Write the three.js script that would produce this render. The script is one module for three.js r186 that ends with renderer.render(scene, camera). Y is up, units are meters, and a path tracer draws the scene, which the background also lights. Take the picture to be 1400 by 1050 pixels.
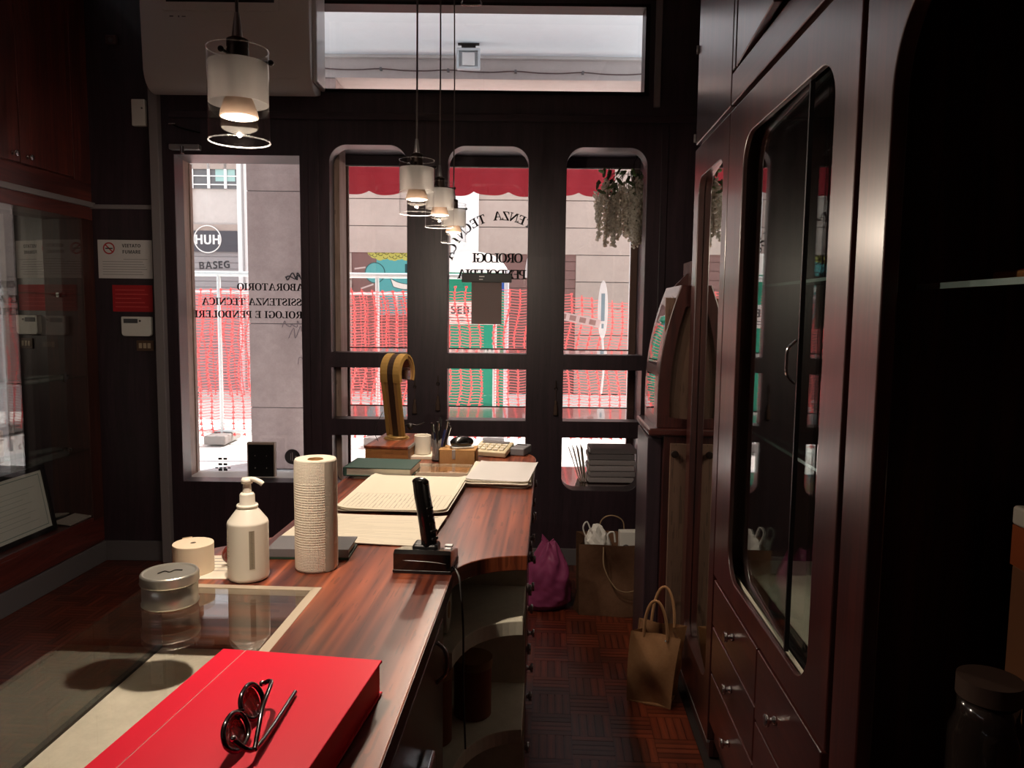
import * as THREE from 'three';
import { RoundedBoxGeometry } from 'three/addons/geometries/RoundedBoxGeometry.js';
import { TextGeometry } from 'three/addons/geometries/TextGeometry.js';
import { FontLoader } from 'three/addons/loaders/FontLoader.js';
import { mergeGeometries, mergeVertices, toCreasedNormals } from 'three/addons/utils/BufferGeometryUtils.js';

// ---------- camera, sky, sun, exposure ----------
const YAW = Math.atan(50 / 1050);
const renderer = new THREE.WebGLRenderer({ antialias: true });
renderer.toneMapping = THREE.LinearToneMapping;
renderer.toneMappingExposure = 1.5;
renderer.shadowMap.enabled = true;
const scene = new THREE.Scene();
const camera = new THREE.PerspectiveCamera(53.13, 1400 / 1050, 0.05, 200);
camera.position.set(0, 1.5, 0);
camera.rotation.set(-Math.atan(100 / 1050), YAW, 0.0115, 'YXZ');
scene.background = new THREE.Color().setRGB(1.06, 1.12, 1.2);
const sun = new THREE.DirectionalLight(new THREE.Color().setRGB(1, 0.95, 0.87), 6.5);
sun.position.set(14, 34, -30); sun.target.position.set(-1, 0, -10);
sun.castShadow = true;
Object.assign(sun.shadow.camera, { left: -25, right: 25, top: 25, bottom: -25, near: 1, far: 90 });
sun.shadow.mapSize.set(2048, 2048);
scene.add(sun, sun.target);
const LAMP = new THREE.Color().setRGB(1, 0.83, 0.66), LAMP_POWER = 1.0, LAMP_SPILL = 0.46;

// ---------- helpers ----------
let seed = 7;
const rnd = () => { seed = (seed * 1664525 + 1013904223) % 4294967296; return seed / 4294967296; };
const rr = (a, b) => a + (b - a) * rnd();
const taken = new Map();
function numbered(n) { const k = taken.get(n) ?? 0; taken.set(n, k + 1); return k ? `${n}_${String(k).padStart(3, '0')}` : n; }
function shadows(o) { o.castShadow = true; o.receiveShadow = true; return o; }
function tag(o, label, category, group) { o.userData.label = label; o.userData.category = category; if (group) o.userData.group = group; return o; }
function thing(name, label, category, [x, y, z] = [0, 0, 0], turn = 0, group) {
  const o = new THREE.Group(); o.name = numbered(name); scene.add(o);
  o.position.set(x, y, z); o.rotation.y = turn; return tag(o, label, category, group);
}
const C = Math.cos(YAW), S = Math.sin(YAW);
const street = (u, y, d) => [C * u - S * d, y, -S * u - C * d];   // u along the shop front, d away from the room
const wthing = (name, label, category, [u, y, d], turn = 0, group) => thing(name, label, category, street(u, y, d), YAW + turn, group);
function struct(name, label, [x, y, z] = [0, 0, 0], turn = 0, category = 'structure') {
  const o = new THREE.Group(); o.name = numbered(name); scene.add(o); o.position.set(x, y, z); o.rotation.y = turn;
  o.userData.kind = 'structure'; if (label) { o.userData.label = label; o.userData.category = category; } return o;
}
const wstruct = (name, label, [u, y, d], category) => struct(name, label, street(u, y, d), YAW, category);
function part(name, g, m, parent, pos, rot) {
  const geo = Array.isArray(g) ? mergeGeometries(g.map((x) => clean(x)), false) : g;
  const o = shadows(new THREE.Mesh(geo, m)); o.name = name; parent.add(o);
  if (pos) o.position.set(...pos); if (rot) o.rotation.set(...rot);
  return o;
}
function clean(g) { const n = g.index ? g.toNonIndexed() : g; for (const k of Object.keys(n.attributes)) if (!['position', 'normal', 'uv'].includes(k)) n.deleteAttribute(k); return n; }
// uv in metres by the way a face points; the pattern's v runs along the given axis
function uvm(g, along = 'y', off = 0) {
  g = g.index ? g.toNonIndexed() : g;
  const p = g.attributes.position, n = g.attributes.normal, uv = new Float32Array(p.count * 2);
  for (let i = 0; i < p.count; i++) {
    const k = i - (i % 3), a = [Math.abs(n.getX(k)), Math.abs(n.getY(k)), Math.abs(n.getZ(k))], c = { x: p.getX(i), y: p.getY(i), z: p.getZ(i) };
    const ax = a[0] > a[1] && a[0] > a[2] ? 'x' : a[1] > a[2] ? 'y' : 'z';
    const rest = ['x', 'y', 'z'].filter((q) => q !== ax);
    const v = rest.includes(along) ? along : rest[1], u = rest.find((q) => q !== v);
    uv[2 * i] = c[u] + off; uv[2 * i + 1] = c[v] + off * 1.7;
  }
  g.setAttribute('uv', new THREE.BufferAttribute(uv, 2)); return g;
}
const mv = (g, x = 0, y = 0, z = 0) => g.translate(x, y, z);
const rot = (g, x = 0, y = 0, z = 0) => g.rotateX(x).rotateY(y).rotateZ(z);
// box from min corner to max corner
function bb(x0, x1, y0, y1, z0, z1, r = 0, along = 'y') {
  const w = Math.abs(x1 - x0), h = Math.abs(y1 - y0), d = Math.abs(z1 - z0);
  const rad = Math.min(r, w / 2.01, h / 2.01, d / 2.01);
  const g = rad > 0 ? new RoundedBoxGeometry(w, h, d, 2, rad) : new THREE.BoxGeometry(w, h, d);
  return uvm(mv(g, (x0 + x1) / 2, (y0 + y1) / 2, (z0 + z1) / 2), along, rad ? (w * 7 + h * 3) % 1 : 0);
}
function tube(pts, r, seg = 24, rs = 8, closed = false) { return new THREE.TubeGeometry(new THREE.CatmullRomCurve3(pts.map((p) => new THREE.Vector3(...p)), closed, 'catmullrom', 0.5), seg, r, rs, closed); }
const lathe = (pts, seg = 40) => new THREE.LatheGeometry(pts.map(([x, y]) => new THREE.Vector2(x, y)), seg);
const cyl = (r0, r1, h, seg = 24) => new THREE.CylinderGeometry(r0, r1, h, seg);
function rrect(s, x0, y0, x1, y1, [bl, br, tr, tl]) {
  s.moveTo(x0 + bl, y0); s.lineTo(x1 - br, y0); if (br) s.absarc(x1 - br, y0 + br, br, -Math.PI / 2, 0);
  s.lineTo(x1, y1 - tr); if (tr) s.absarc(x1 - tr, y1 - tr, tr, 0, Math.PI / 2);
  s.lineTo(x0 + tl, y1); if (tl) s.absarc(x0 + tl, y1 - tl, tl, Math.PI / 2, Math.PI);
  s.lineTo(x0, y0 + bl); if (bl) s.absarc(x0 + bl, y0 + bl, bl, Math.PI, 1.5 * Math.PI); return s;
}
const rshape = (x0, y0, x1, y1, r) => rrect(new THREE.Shape(), x0, y0, x1, y1, r);
const rhole = (x0, y0, x1, y1, r = [0, 0, 0, 0]) => rrect(new THREE.Path(), x0, y0, x1, y1, r);
const extrude = (s, depth, bevel = 0, cs = 10) => new THREE.ExtrudeGeometry(s, { depth: depth - 2 * bevel, bevelEnabled: bevel > 0, bevelSize: bevel, bevelThickness: bevel, bevelOffset: -bevel, bevelSegments: 2, curveSegments: cs }).translate(0, 0, bevel);

// periodic value noise on a lattice of P by Q cells
function noiseTile(P, sd, Q = P) {
  const t = new Float32Array(P * Q); let q = sd; for (let i = 0; i < t.length; i++) { q = (q * 1664525 + 1013904223) % 4294967296; t[i] = q / 4294967296; }
  return (x, y) => { const xi = Math.floor(x), yi = Math.floor(y); let fx = x - xi, fy = y - yi; fx = fx * fx * (3 - 2 * fx); fy = fy * fy * (3 - 2 * fy);
    const a = ((xi % P) + P) % P, b = (a + 1) % P, c = ((yi % Q) + Q) % Q, d = (c + 1) % Q;
    return (t[c * P + a] * (1 - fx) + t[c * P + b] * fx) * (1 - fy) + (t[d * P + a] * (1 - fx) + t[d * P + b] * fx) * fy; };
}
function dataTex(n, fn, srgb = true, rep = 1) {
  const d = new Uint8Array(n * n * 4);
  for (let y = 0; y < n; y++) for (let x = 0; x < n; x++) { const c = fn(x / n, y / n); for (let k = 0; k < 3; k++) d[(y * n + x) * 4 + k] = Math.max(0, Math.min(255, c[k])); d[(y * n + x) * 4 + 3] = 255; }
  const t = new THREE.DataTexture(d, n, n); t.wrapS = t.wrapT = THREE.RepeatWrapping; t.magFilter = THREE.LinearFilter; t.minFilter = THREE.LinearMipmapLinearFilter; t.generateMipmaps = true;
  t.repeat.set(rep, rep); if (srgb) t.colorSpace = THREE.SRGBColorSpace; t.needsUpdate = true; return t;
}
function woodTex(sd, dark, light, fine = 64, rep = 1) {
  const a = noiseTile(fine * 2, sd, 4), b = noiseTile(fine / 2, sd + 3, 2), c = noiseTile(8, sd + 9, 2), e = noiseTile(4, sd + 5, 2), p = noiseTile(256, sd + 7, 16);
  return dataTex(1024, (u, v) => {
    const w = (e(u * 4, v * 2) - 0.5) * 0.06;
    let s = 0.4 * b((u + w) * fine / 2, v * 2) + 0.4 * a((u + w) * fine * 2, v * 4) + 0.2 * c(u * 8, v * 2);
    const pore = p(u * 256, v * 16) > 0.82 ? 0.82 : 1; s = Math.min(1, Math.max(0, (s - 0.22) * 1.6));
    return dark.map((q, k) => (q + (light[k] - q) * s) * pore);
  }, true, rep);
}
function speck(sd, base, amp, rep = 1, f = [8, 32, 128]) {
  const n = [noiseTile(f[0], sd), noiseTile(f[1], sd + 1), noiseTile(f[2], sd + 2)];
  return dataTex(512, (u, v) => { const s = (n[0](u * f[0], v * f[0]) - 0.5) * 0.9 + (n[1](u * f[1], v * f[1]) - 0.5) * 0.6 + (n[2](u * f[2], v * f[2]) - 0.5) * 0.5; return base.map((q) => q + amp * s); }, true, rep);
}
function canvasTex(w, h, draw) { const c = document.createElement('canvas'); c.width = w; c.height = h; draw(c.getContext('2d'), w, h); const t = new THREE.CanvasTexture(c); t.colorSpace = THREE.SRGBColorSpace; return t; }
const std = (color, roughness = 0.6, extra = {}) => new THREE.MeshStandardMaterial({ color, roughness, ...extra });
const phys = (color, roughness, extra) => new THREE.MeshPhysicalMaterial({ color, roughness, ...extra });

// ---------- materials ----------
const M = {};
M.wood = phys(0xffffff, 0.34, { map: woodTex(11, [46, 18, 17], [86, 37, 30], 64), ior: 1.7, clearcoat: 1, clearcoatRoughness: 0.24 });
M.woodFront = phys(0xffffff, 0.45, { map: woodTex(23, [46, 34, 42], [67, 49, 57], 48), clearcoat: 0.4, clearcoatRoughness: 0.35 });
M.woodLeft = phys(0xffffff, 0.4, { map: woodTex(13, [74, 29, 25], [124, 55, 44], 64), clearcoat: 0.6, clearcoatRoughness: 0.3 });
M.woodTop = phys(0xffffff, 0.36, { map: woodTex(37, [74, 31, 21], [172, 90, 56], 64), clearcoat: 0.4, clearcoatRoughness: 0.2 });
M.woodBack = std(0xffffff, 0.55, { map: woodTex(41, [52, 25, 21], [86, 44, 35], 40) });
M.panelBrown = std(0xffffff, 0.6, { map: woodTex(53, [108, 82, 68], [132, 103, 86], 40) });
M.honey = std(0xffffff, 0.45, { map: woodTex(59, [140, 92, 50], [186, 134, 82], 40, 3) });
M.cream = std(0xffffff, 0.75, { map: speck(5, [226, 219, 198], 14, 2) });
M.chrome = std(0xd8d8d8, 0.16, { metalness: 1 });
M.darkMetal = std(0x2a2625, 0.4, { metalness: 0.8 });
M.bronze = std(0x4a3f3a, 0.38, { metalness: 0.85 });
M.alu = std(0xa9a6a6, 0.4, { metalness: 0.7 });
M.paleTrim = std(0x8a8284, 0.5);
M.mirror = std(0xe6ece8, 0.02, { metalness: 1 });
M.glass = phys(0xffffff, 0.0, { transmission: 1, thickness: 0, ior: 1.5 });
M.greenGlass = phys(new THREE.Color().setRGB(0.86, 0.95, 0.92), 0.0, { transmission: 1, thickness: 0, ior: 1.5 });
M.showGlass = phys(new THREE.Color().setRGB(0.9, 0.96, 0.94), 0.0, { transmission: 1, thickness: 0, ior: 2.0 });
M.edgeGlass = phys(new THREE.Color().setRGB(0.55, 0.75, 0.7), 0.1, { transmission: 0.6, thickness: 0 });
M.frost = phys(new THREE.Color().setRGB(0.86, 0.84, 0.82), 0.75, { transmission: 0.75, thickness: 0 });
M.white = std(0xe9e6e0, 0.5); M.whitePlastic = std(0xeae3d4, 0.35); M.grey = std(0x6a6668, 0.55); M.black = std(0x151315, 0.4); M.blackGloss = phys(0x0c0b0b, 0.25, { clearcoat: 0.6, clearcoatRoughness: 0.1 });
M.plaster = std(0xffffff, 0.9, { map: speck(77, [205, 198, 194], 10, 0.5) });
M.ceiling = std(0xe8e4df, 0.9);
M.paper = std(0xffffff, 0.85, { map: speck(91, [226, 217, 200], 6, 1) });
M.paperEdge = std(0xd9cfbd, 0.9);
M.kraft = std(0xffffff, 0.85, { map: speck(95, [150, 108, 72], 16, 1.5) });
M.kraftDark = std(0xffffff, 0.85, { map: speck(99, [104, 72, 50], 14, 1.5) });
M.card = std(0xffffff, 0.85, { map: speck(97, [182, 138, 88], 12, 3) });
M.red = phys(0xee0030, 0.45, { specularIntensity: 0.45 });
M.redDark = std(0x5c1118, 0.5);

// ---------- room shell ----------
const XL = -2.615, XR = 0.555, D = 4.45, H = 3.42;
{
  const fl = struct('floor', 'dark red mosaic parquet floor between the counter and the cabinets', [0, 0, 0], 0, 'floor');
  part('subfloor', bb(-3.2, 1.4, -0.2, -0.009, -4.75, 2.6), std(0x1c0d09, 0.9), fl);
  const tex = woodTex(67, [86, 34, 20], [164, 80, 44], 32, 1);
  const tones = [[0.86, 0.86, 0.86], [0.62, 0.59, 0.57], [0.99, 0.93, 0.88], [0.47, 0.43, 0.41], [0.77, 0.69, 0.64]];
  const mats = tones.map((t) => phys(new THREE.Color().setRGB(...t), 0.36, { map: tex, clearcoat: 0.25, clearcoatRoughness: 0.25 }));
  const B = 0.145, n = 5, w = B / n, gx = bb(-B / 2, B / 2, -0.009, 0, -w / 2 + 0.0006, w / 2 - 0.0006, 0, 'x'), gz = bb(-w / 2 + 0.0006, w / 2 - 0.0006, -0.009, 0, -B / 2, B / 2, 0, 'z');
  const cells = [];
  for (let i = -19; i < 4; i++) for (let j = 0; j < 31; j++) cells.push([i, j]);
  const near = [], rest = [];
  for (const [i, j] of cells) { const x = i * B + 0.03, z = -4.42 + j * B; if (z > 0) continue;
    const corridor = x > -0.1 && x < 0.56 && z < -2.3;
    for (let k = 0; k < n; k++) { const horiz = (i + j) % 2 === 0, o = (k - 2) * w, q = [horiz ? x : x + o, horiz ? z + o : z, horiz, Math.floor(rnd() * 5)]; (corridor ? near : rest).push(q); } }
  near.sort((a, b) => b[1] - a[1]);
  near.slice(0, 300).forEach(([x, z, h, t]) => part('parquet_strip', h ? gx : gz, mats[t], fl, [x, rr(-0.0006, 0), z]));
  const all = [], col = [];
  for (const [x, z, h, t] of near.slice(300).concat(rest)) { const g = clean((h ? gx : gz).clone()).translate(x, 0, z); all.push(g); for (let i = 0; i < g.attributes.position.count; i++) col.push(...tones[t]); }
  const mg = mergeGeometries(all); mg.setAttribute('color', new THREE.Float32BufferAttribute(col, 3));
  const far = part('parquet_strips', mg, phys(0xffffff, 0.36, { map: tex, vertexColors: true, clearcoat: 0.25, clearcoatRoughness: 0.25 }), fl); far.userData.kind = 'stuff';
  part('slab', bb(XL, 1.3, H, H + 0.2, -4.75, 2.6), M.ceiling, struct('ceiling', 'plain ceiling over the shop', [0, 0, 0], 0, 'ceiling'));
  part('panel', bb(-3.2, -3.0, 0, H + 0.2, -4.75, 2.6), M.woodBack, struct('wall_left', 'wood clad side wall behind the tall wall cabinet', [0, 0, 0], 0, 'wall'));
  part('panel', bb(1.15, 1.35, 0, H + 0.2, -4.7, 2.6), M.woodBack, struct('wall_right', 'wood clad wall behind the row of cabinets', [0, 0, 0], 0, 'wall'));
  part('panel', bb(-3.2, 1.35, 0, H + 0.2, 2.6, 2.8), M.woodBack, struct('wall_back', 'wood clad rear wall of the shop', [0, 0, 0], 0, 'wall'));
}
const OPS = [[-1.05, -0.61], [-0.377, 0.082], [0.297, 0.752]], TOP = 2.425, BARS = [[1.25, 1.162], [0.86, 0.763]], BOT = 0.45, GLASS = 5.15, RC = 0.1;
{
  const wf = wstruct('wall_front', 'dark wooden shop front panel with round-cornered openings', [0, 0, D + 0.12], 'wall');
  const s = rshape(-3.2, 0, 1.4, H + 0.2, [0, 0, 0, 0]);
  s.holes.push(rhole(-1.93, 0.478, -1.22, 2.36), rhole(-1.1, 2.715, 0.745, 3.2));
  for (const [a, b] of OPS) s.holes.push(rhole(a, BARS[0][0], b, TOP, [0, 0, RC, RC]), rhole(a, BARS[1][0], b, BARS[0][1]), rhole(a, BOT, b, BARS[1][1], [RC * 0.8, RC * 0.8, 0, 0]));
  part('panel', uvm(extrude(s, 0.12, 0.003)), M.woodFront, wf);
  // stiles of the doors that hold the openings: raised vertical boards
  for (const [a, b] of [[-1.17, -1.11], [0.83, 0.87]]) part('stile', bb(a, b, 0.06, 2.6, 0.12, 0.128, 0.003), M.woodFront, wf);
  part('header_rail', bb(-1.95, 1.3, 2.56, 2.6, 0.12, 0.135, 0.004, 'x'), M.woodFront, wf);
}
// post, baseboards
part('post', bb(-0.025, 0.025, 0, H, 0, 0.05, 0.004), M.paleTrim, wstruct('trim_1', 'pale grey vertical post beside the glass shop door', [-2.02, 0, D], 'trim'));
part('strip', bb(-2.62, -2.05, 0.0, 0.118, 0, 0.018, 0.003, 'x'), M.grey, wstruct('baseboard_front', 'grey baseboard under the wall notices', [0, 0, D], 'baseboard'));
part('strip', bb(-0.018, 0, 0, 0.118, -4.33, 0.5, 0.003, 'z'), M.grey, struct('baseboard_left', 'grey baseboard below the tall wall showcase', [XL + 0.016, 0, 0], 0, 'baseboard'));
part('strip', bb(-1.1, 1.3, 0.0, 0.1, 0, 0.015, 0.003, 'x'), M.grey, wstruct('baseboard_right', 'baseboard under the shop windows behind the bags', [0, 0, D], 'baseboard'));
part('strip', bb(-2.62, -2.05, 2.05, 2.075, 0, 0.02, 0.003, 'x'), M.paleTrim, wstruct('trim_2', 'thin pale moulding above the no smoking notice', [0, 0, D], 'trim'));

// ---------- lettering ----------
const serif = await new FontLoader().loadAsync('fonts/droid/droid_serif_bold.typeface.json');
const sans = await new FontLoader().loadAsync('fonts/droid/droid_sans_bold.typeface.json');
function textGeo(str, size, font = serif, track = 0) {
  const out = []; let x = 0;
  for (const ch of str) { if (ch === ' ') { x += size * 0.42; continue; }
    const g = new TextGeometry(ch, { font, size, depth: 0.0012, curveSegments: 3, bevelEnabled: false }); g.computeBoundingBox(); const w = g.boundingBox.max.x - g.boundingBox.min.x;
    out.push(clean(g.translate(x - g.boundingBox.min.x, 0, 0))); x += w + size * (0.16 + track); }
  return { g: mergeGeometries(out), w: x - size * (0.16 + track) };
}
const flip = (g) => rot(g, 0, Math.PI, 0);   // read from the street
function line(str, size, cu, y, width) { const w0 = textGeo(str, size, serif, 0).w, { g, w } = textGeo(str, size, serif, (width - w0) / (str.replaceAll(' ', '').length - 1) / size); g.translate(-w / 2, 0, 0); return flip(g).translate(cu, y, 0); }
function arc(str, size, cu, cy, R, span) {
  const chars = [...str], out = [];
  chars.forEach((ch, i) => { if (ch === ' ') return; const g = new TextGeometry(ch, { font: serif, size, depth: 0.0012, curveSegments: 3, bevelEnabled: false }); g.computeBoundingBox();
    const w = g.boundingBox.max.x - g.boundingBox.min.x, a = -span / 2 + span * (i / (chars.length - 1)); g.translate(-w / 2 - g.boundingBox.min.x, 0, 0); g.translate(0, R, 0).rotateZ(-a); out.push(clean(g)); });
  return flip(mergeGeometries(out)).translate(cu, cy, 0);
}
const INK = std(0x17161a, 0.6);

// ---------- window 1: the tall pane beside the post ----------
{
  const d1 = 4.74, w = wstruct('window_1', 'tall shop window with mirrored black lettering', [-1.575, 0, d1], 'window');
  const L = -0.355, R = 0.355, f = D + 0.12, z = d1 - f;
  part('pane', bb(L - 0.1, R + 0.1, 0.46, 2.42, -0.012, -0.006), M.glass, w);
  const jam = std(0xffffff, 0.5, { map: woodTex(71, [150, 124, 112], [186, 160, 148], 40) });
  part('jamb', bb(L - 0.12, L - 0.032, 0.44, 2.45, 0, z), jam, w); part('jamb', bb(R + 0.1, R + 0.2, 0.44, 2.45, 0, z), jam, w);
  part('jamb_edge', bb(L - 0.05, L - 0.026, 0.478, 2.36, -0.02, 0.02, 0.004), jam, w);
  part('sill', bb(L - 0.1, R + 0.12, 0.43, 0.472, -0.05, z, 0.004, 'x'), M.white, w);
  part('lintel', bb(L - 0.12, R + 0.2, 2.365, 2.46, 0, z, 0, 'x'), M.woodFront, w);
  part('lettering', [line('LABORATORIO', 0.044, 0.106, 1.607, 0.447), line('ASSISTENZA TECNICA', 0.044, -0.007, 1.516, 0.66), line('OROLOGI E PENDOLERIA', 0.044, -0.053, 1.438, 0.755)], INK, w, [0, 0, -0.004]);
  part('round_sticker', rot(cyl(0.048, 0.048, 0.0015, 32), Math.PI / 2, 0, 0), new THREE.MeshStandardMaterial({ roughness: 0.5, map: canvasTex(128, 128, (c) => { c.fillStyle = '#4a4a4e'; c.fillRect(0, 0, 128, 128); c.fillStyle = '#c8c4c4'; c.fillRect(28, 60, 72, 7); c.fillRect(34, 76, 60, 4); c.beginPath(); c.arc(64, 34, 8, 0, 7); c.fill(); }) }), w, [0.205, 0.575, -0.003]);
  const marks = []; for (let i = 0; i < 3; i++) for (let j = 0; j < 2; j++) marks.push(bb(-0.26 + j * 0.032, -0.236 + j * 0.032, 0.55 - i * 0.035, 0.564 - i * 0.035, -0.001, 0)); for (let k = 0; k < 4; k++) marks.push(bb(-0.28 + k * 0.026, -0.262 + k * 0.026, 0.495, 0.503, -0.001, 0));
  part('card_stickers', marks, INK, w, [0, 0, -0.003]);
  const card = wthing('earring_card', 'small black card with four studs standing in the tall shop window', 'display card', [-1.525, 0.474, 4.62]);
  part('panel', bb(-0.078, 0.078, 0, 0.205, -0.006, 0.006, 0.003), M.black, card); part('pale_rim', [bb(-0.084, 0.084, 0.198, 0.212, -0.03, 0.007, 0.002), bb(-0.084, -0.078, 0, 0.2, -0.03, 0.004), bb(0.078, 0.084, 0, 0.2, -0.03, 0.004)], std(0xc9b3a6, 0.6), card);
  for (const [x, y] of [[-0.035, 0.13], [0.035, 0.13], [-0.035, 0.055], [0.035, 0.055]]) part('stud', mv(new THREE.SphereGeometry(0.004, 10, 8), x, y, 0.008), M.chrome, card);
}
// ---------- windows 2..4: deep display windows ----------
const sillMat = phys(0xffffff, 0.12, { map: woodTex(83, [58, 30, 28], [92, 52, 46], 40), clearcoat: 1, clearcoatRoughness: 0.04 });
OPS.forEach(([a, b], i) => {
  const w = wstruct('window_' + (i + 2), ['deep display window behind the counter lamps', 'deep display window with arched lettering', 'deep display window holding white flowers and a paper stack'][i], [(a + b) / 2, 0, GLASS], 'window');
  const h = (b - a) / 2, o = 0.07, z = GLASS - D - 0.12, e = 0.02, m = (a + b) / 2, L = i ? (OPS[i - 1][1] + a) / 2 - m : -h - o, R = i < 2 ? (OPS[i + 1][0] + b) / 2 - m : h + o;   // the box runs on behind the posts
  part('pane', bb(L, R, 0.42, 2.5, -0.012, -0.006), M.glass, w);
  if (i === 0) part('side_panel', bb(L - e, L, 0.4, 2.52, -0.02, z), M.paleTrim, w);
  if (i === 2) part('side_panel', bb(R, R + e, 0.4, 2.52, -0.02, z), M.woodFront, w);
  part('top_panel', bb(L, R, 2.5, 2.53, -0.02, z, 0, 'x'), M.woodFront, w);
  part('sill', bb(L, R, 0.4, BOT - 0.005, -0.02, z, 0.003, 'x'), sillMat, w);
  for (const [t] of BARS) { part('shelf', bb(L, R, t - 0.028, t - 0.006, 0.002, z, 0.003, 'x'), sillMat, w); part('shelf_rail', bb(L, R, t - 0.03, t - 0.002, -0.004, 0.003), M.darkMetal, w); }
  part('top_rail', bb(L, R, 2.435, 2.5, -0.02, 0.02, 0.003, 'x'), M.woodFront, w); part('bright_bead', bb(L, R, 2.428, 2.436, 0.018, 0.026), M.alu, w);
  const fm = std(0x6d5249, 0.5); if (i === 0) part('frame_stile', bb(L, L + 0.03, 0.42, 2.44, -0.02, 0.01, 0.003), fm, w); if (i === 2) part('frame_stile', bb(R - 0.045, R, 0.42, 2.44, -0.02, 0.01, 0.003), fm, w);
  if (i === 1) {
    part('lettering', [arc('ASSISTENZA TECNICA', 0.058, 0.067, 1.765, 0.33, 2.58), line('OROLOGI', 0.062, 0.042, 1.818, 0.335), line('PENDOLERIA', 0.062, 0.004, 1.71, 0.46)], INK, w, [0, 0, -0.003]);
    const hp = wthing('notice_holder', 'black clip bar with a grey sheet hung inside the middle shop window', 'notice', [-0.175, 1.4, GLASS - 0.03]);
    part('bar', bb(-0.165, 0.165, 0.285, 0.345, -0.012, 0.012, 0.003), M.black, hp); part('sheet', bb(-0.1, 0.1, 0.01, 0.285, -0.002, 0), phys(0xb5a8a2, 0.95, { transmission: 0.45, thickness: 0 }), hp); part('clip', bb(-0.05, -0.015, 0.32, 0.326, 0.012, 0.014), M.alu, hp); part('clip', bb(-0.05, -0.025, 0.302, 0.307, 0.012, 0.014), M.alu, hp);
  }
});
{ // transom
  const w = wstruct('window_5', 'wide transom window above the wooden shop front', [-0.178, 2.715, D + 0.06], 'window');
  part('pane', bb(-0.94, 0.94, -0.02, 0.52, -0.07, -0.064), M.glass, w);
  part('frame', [bb(-0.925, 0.925, -0.002, 0.012, -0.05, 0.075), bb(-0.925, 0.925, 0.47, 0.487, -0.05, 0.07), bb(0.9, 0.925, 0, 0.487, -0.05, 0.07)], M.darkMetal, w);
  part('casing', bb(0.955, 0.99, -0.07, 0.6, 0.06, 0.085, 0.004), M.paleTrim, w); part('casing', bb(-0.96, -0.925, 0.0, 0.6, 0.06, 0.08, 0.004), M.black, w);
  part('latch', tube([[-0.06 - 0.06, 0.487, 0.09], [-0.06 - 0.06, 0.465, 0.09], [0.04 - 0.06, 0.465, 0.09], [0.04 - 0.06, 0.487, 0.09]], 0.005, 20, 6), M.chrome, w);
}
{ // closer over window 1
  const t = wthing('door_closer', 'small metal closer arm above the tall shop window', 'door closer', [-1.86, 2.38, D]);
  part('body', bb(-0.08, 0.09, 0, 0.03, 0, 0.045, 0.006), M.alu, t); part('arm', [tube([[-0.06, 0.14, 0.03], [0.0, 0.115, 0.04], [0.1, 0.09, 0.05]], 0.006, 12, 6)], M.darkMetal, t); part('pivot', mv(cyl(0.012, 0.012, 0.04, 12), 0.0, -0.005, 0.05), M.chrome, t);
  part('arm_tip', mv(bb(-0.02, 0.02, -0.004, 0.004, 0, 0.03, 0.002), -0.06, 0.14, 0.01), M.chrome, t);
}
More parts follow.
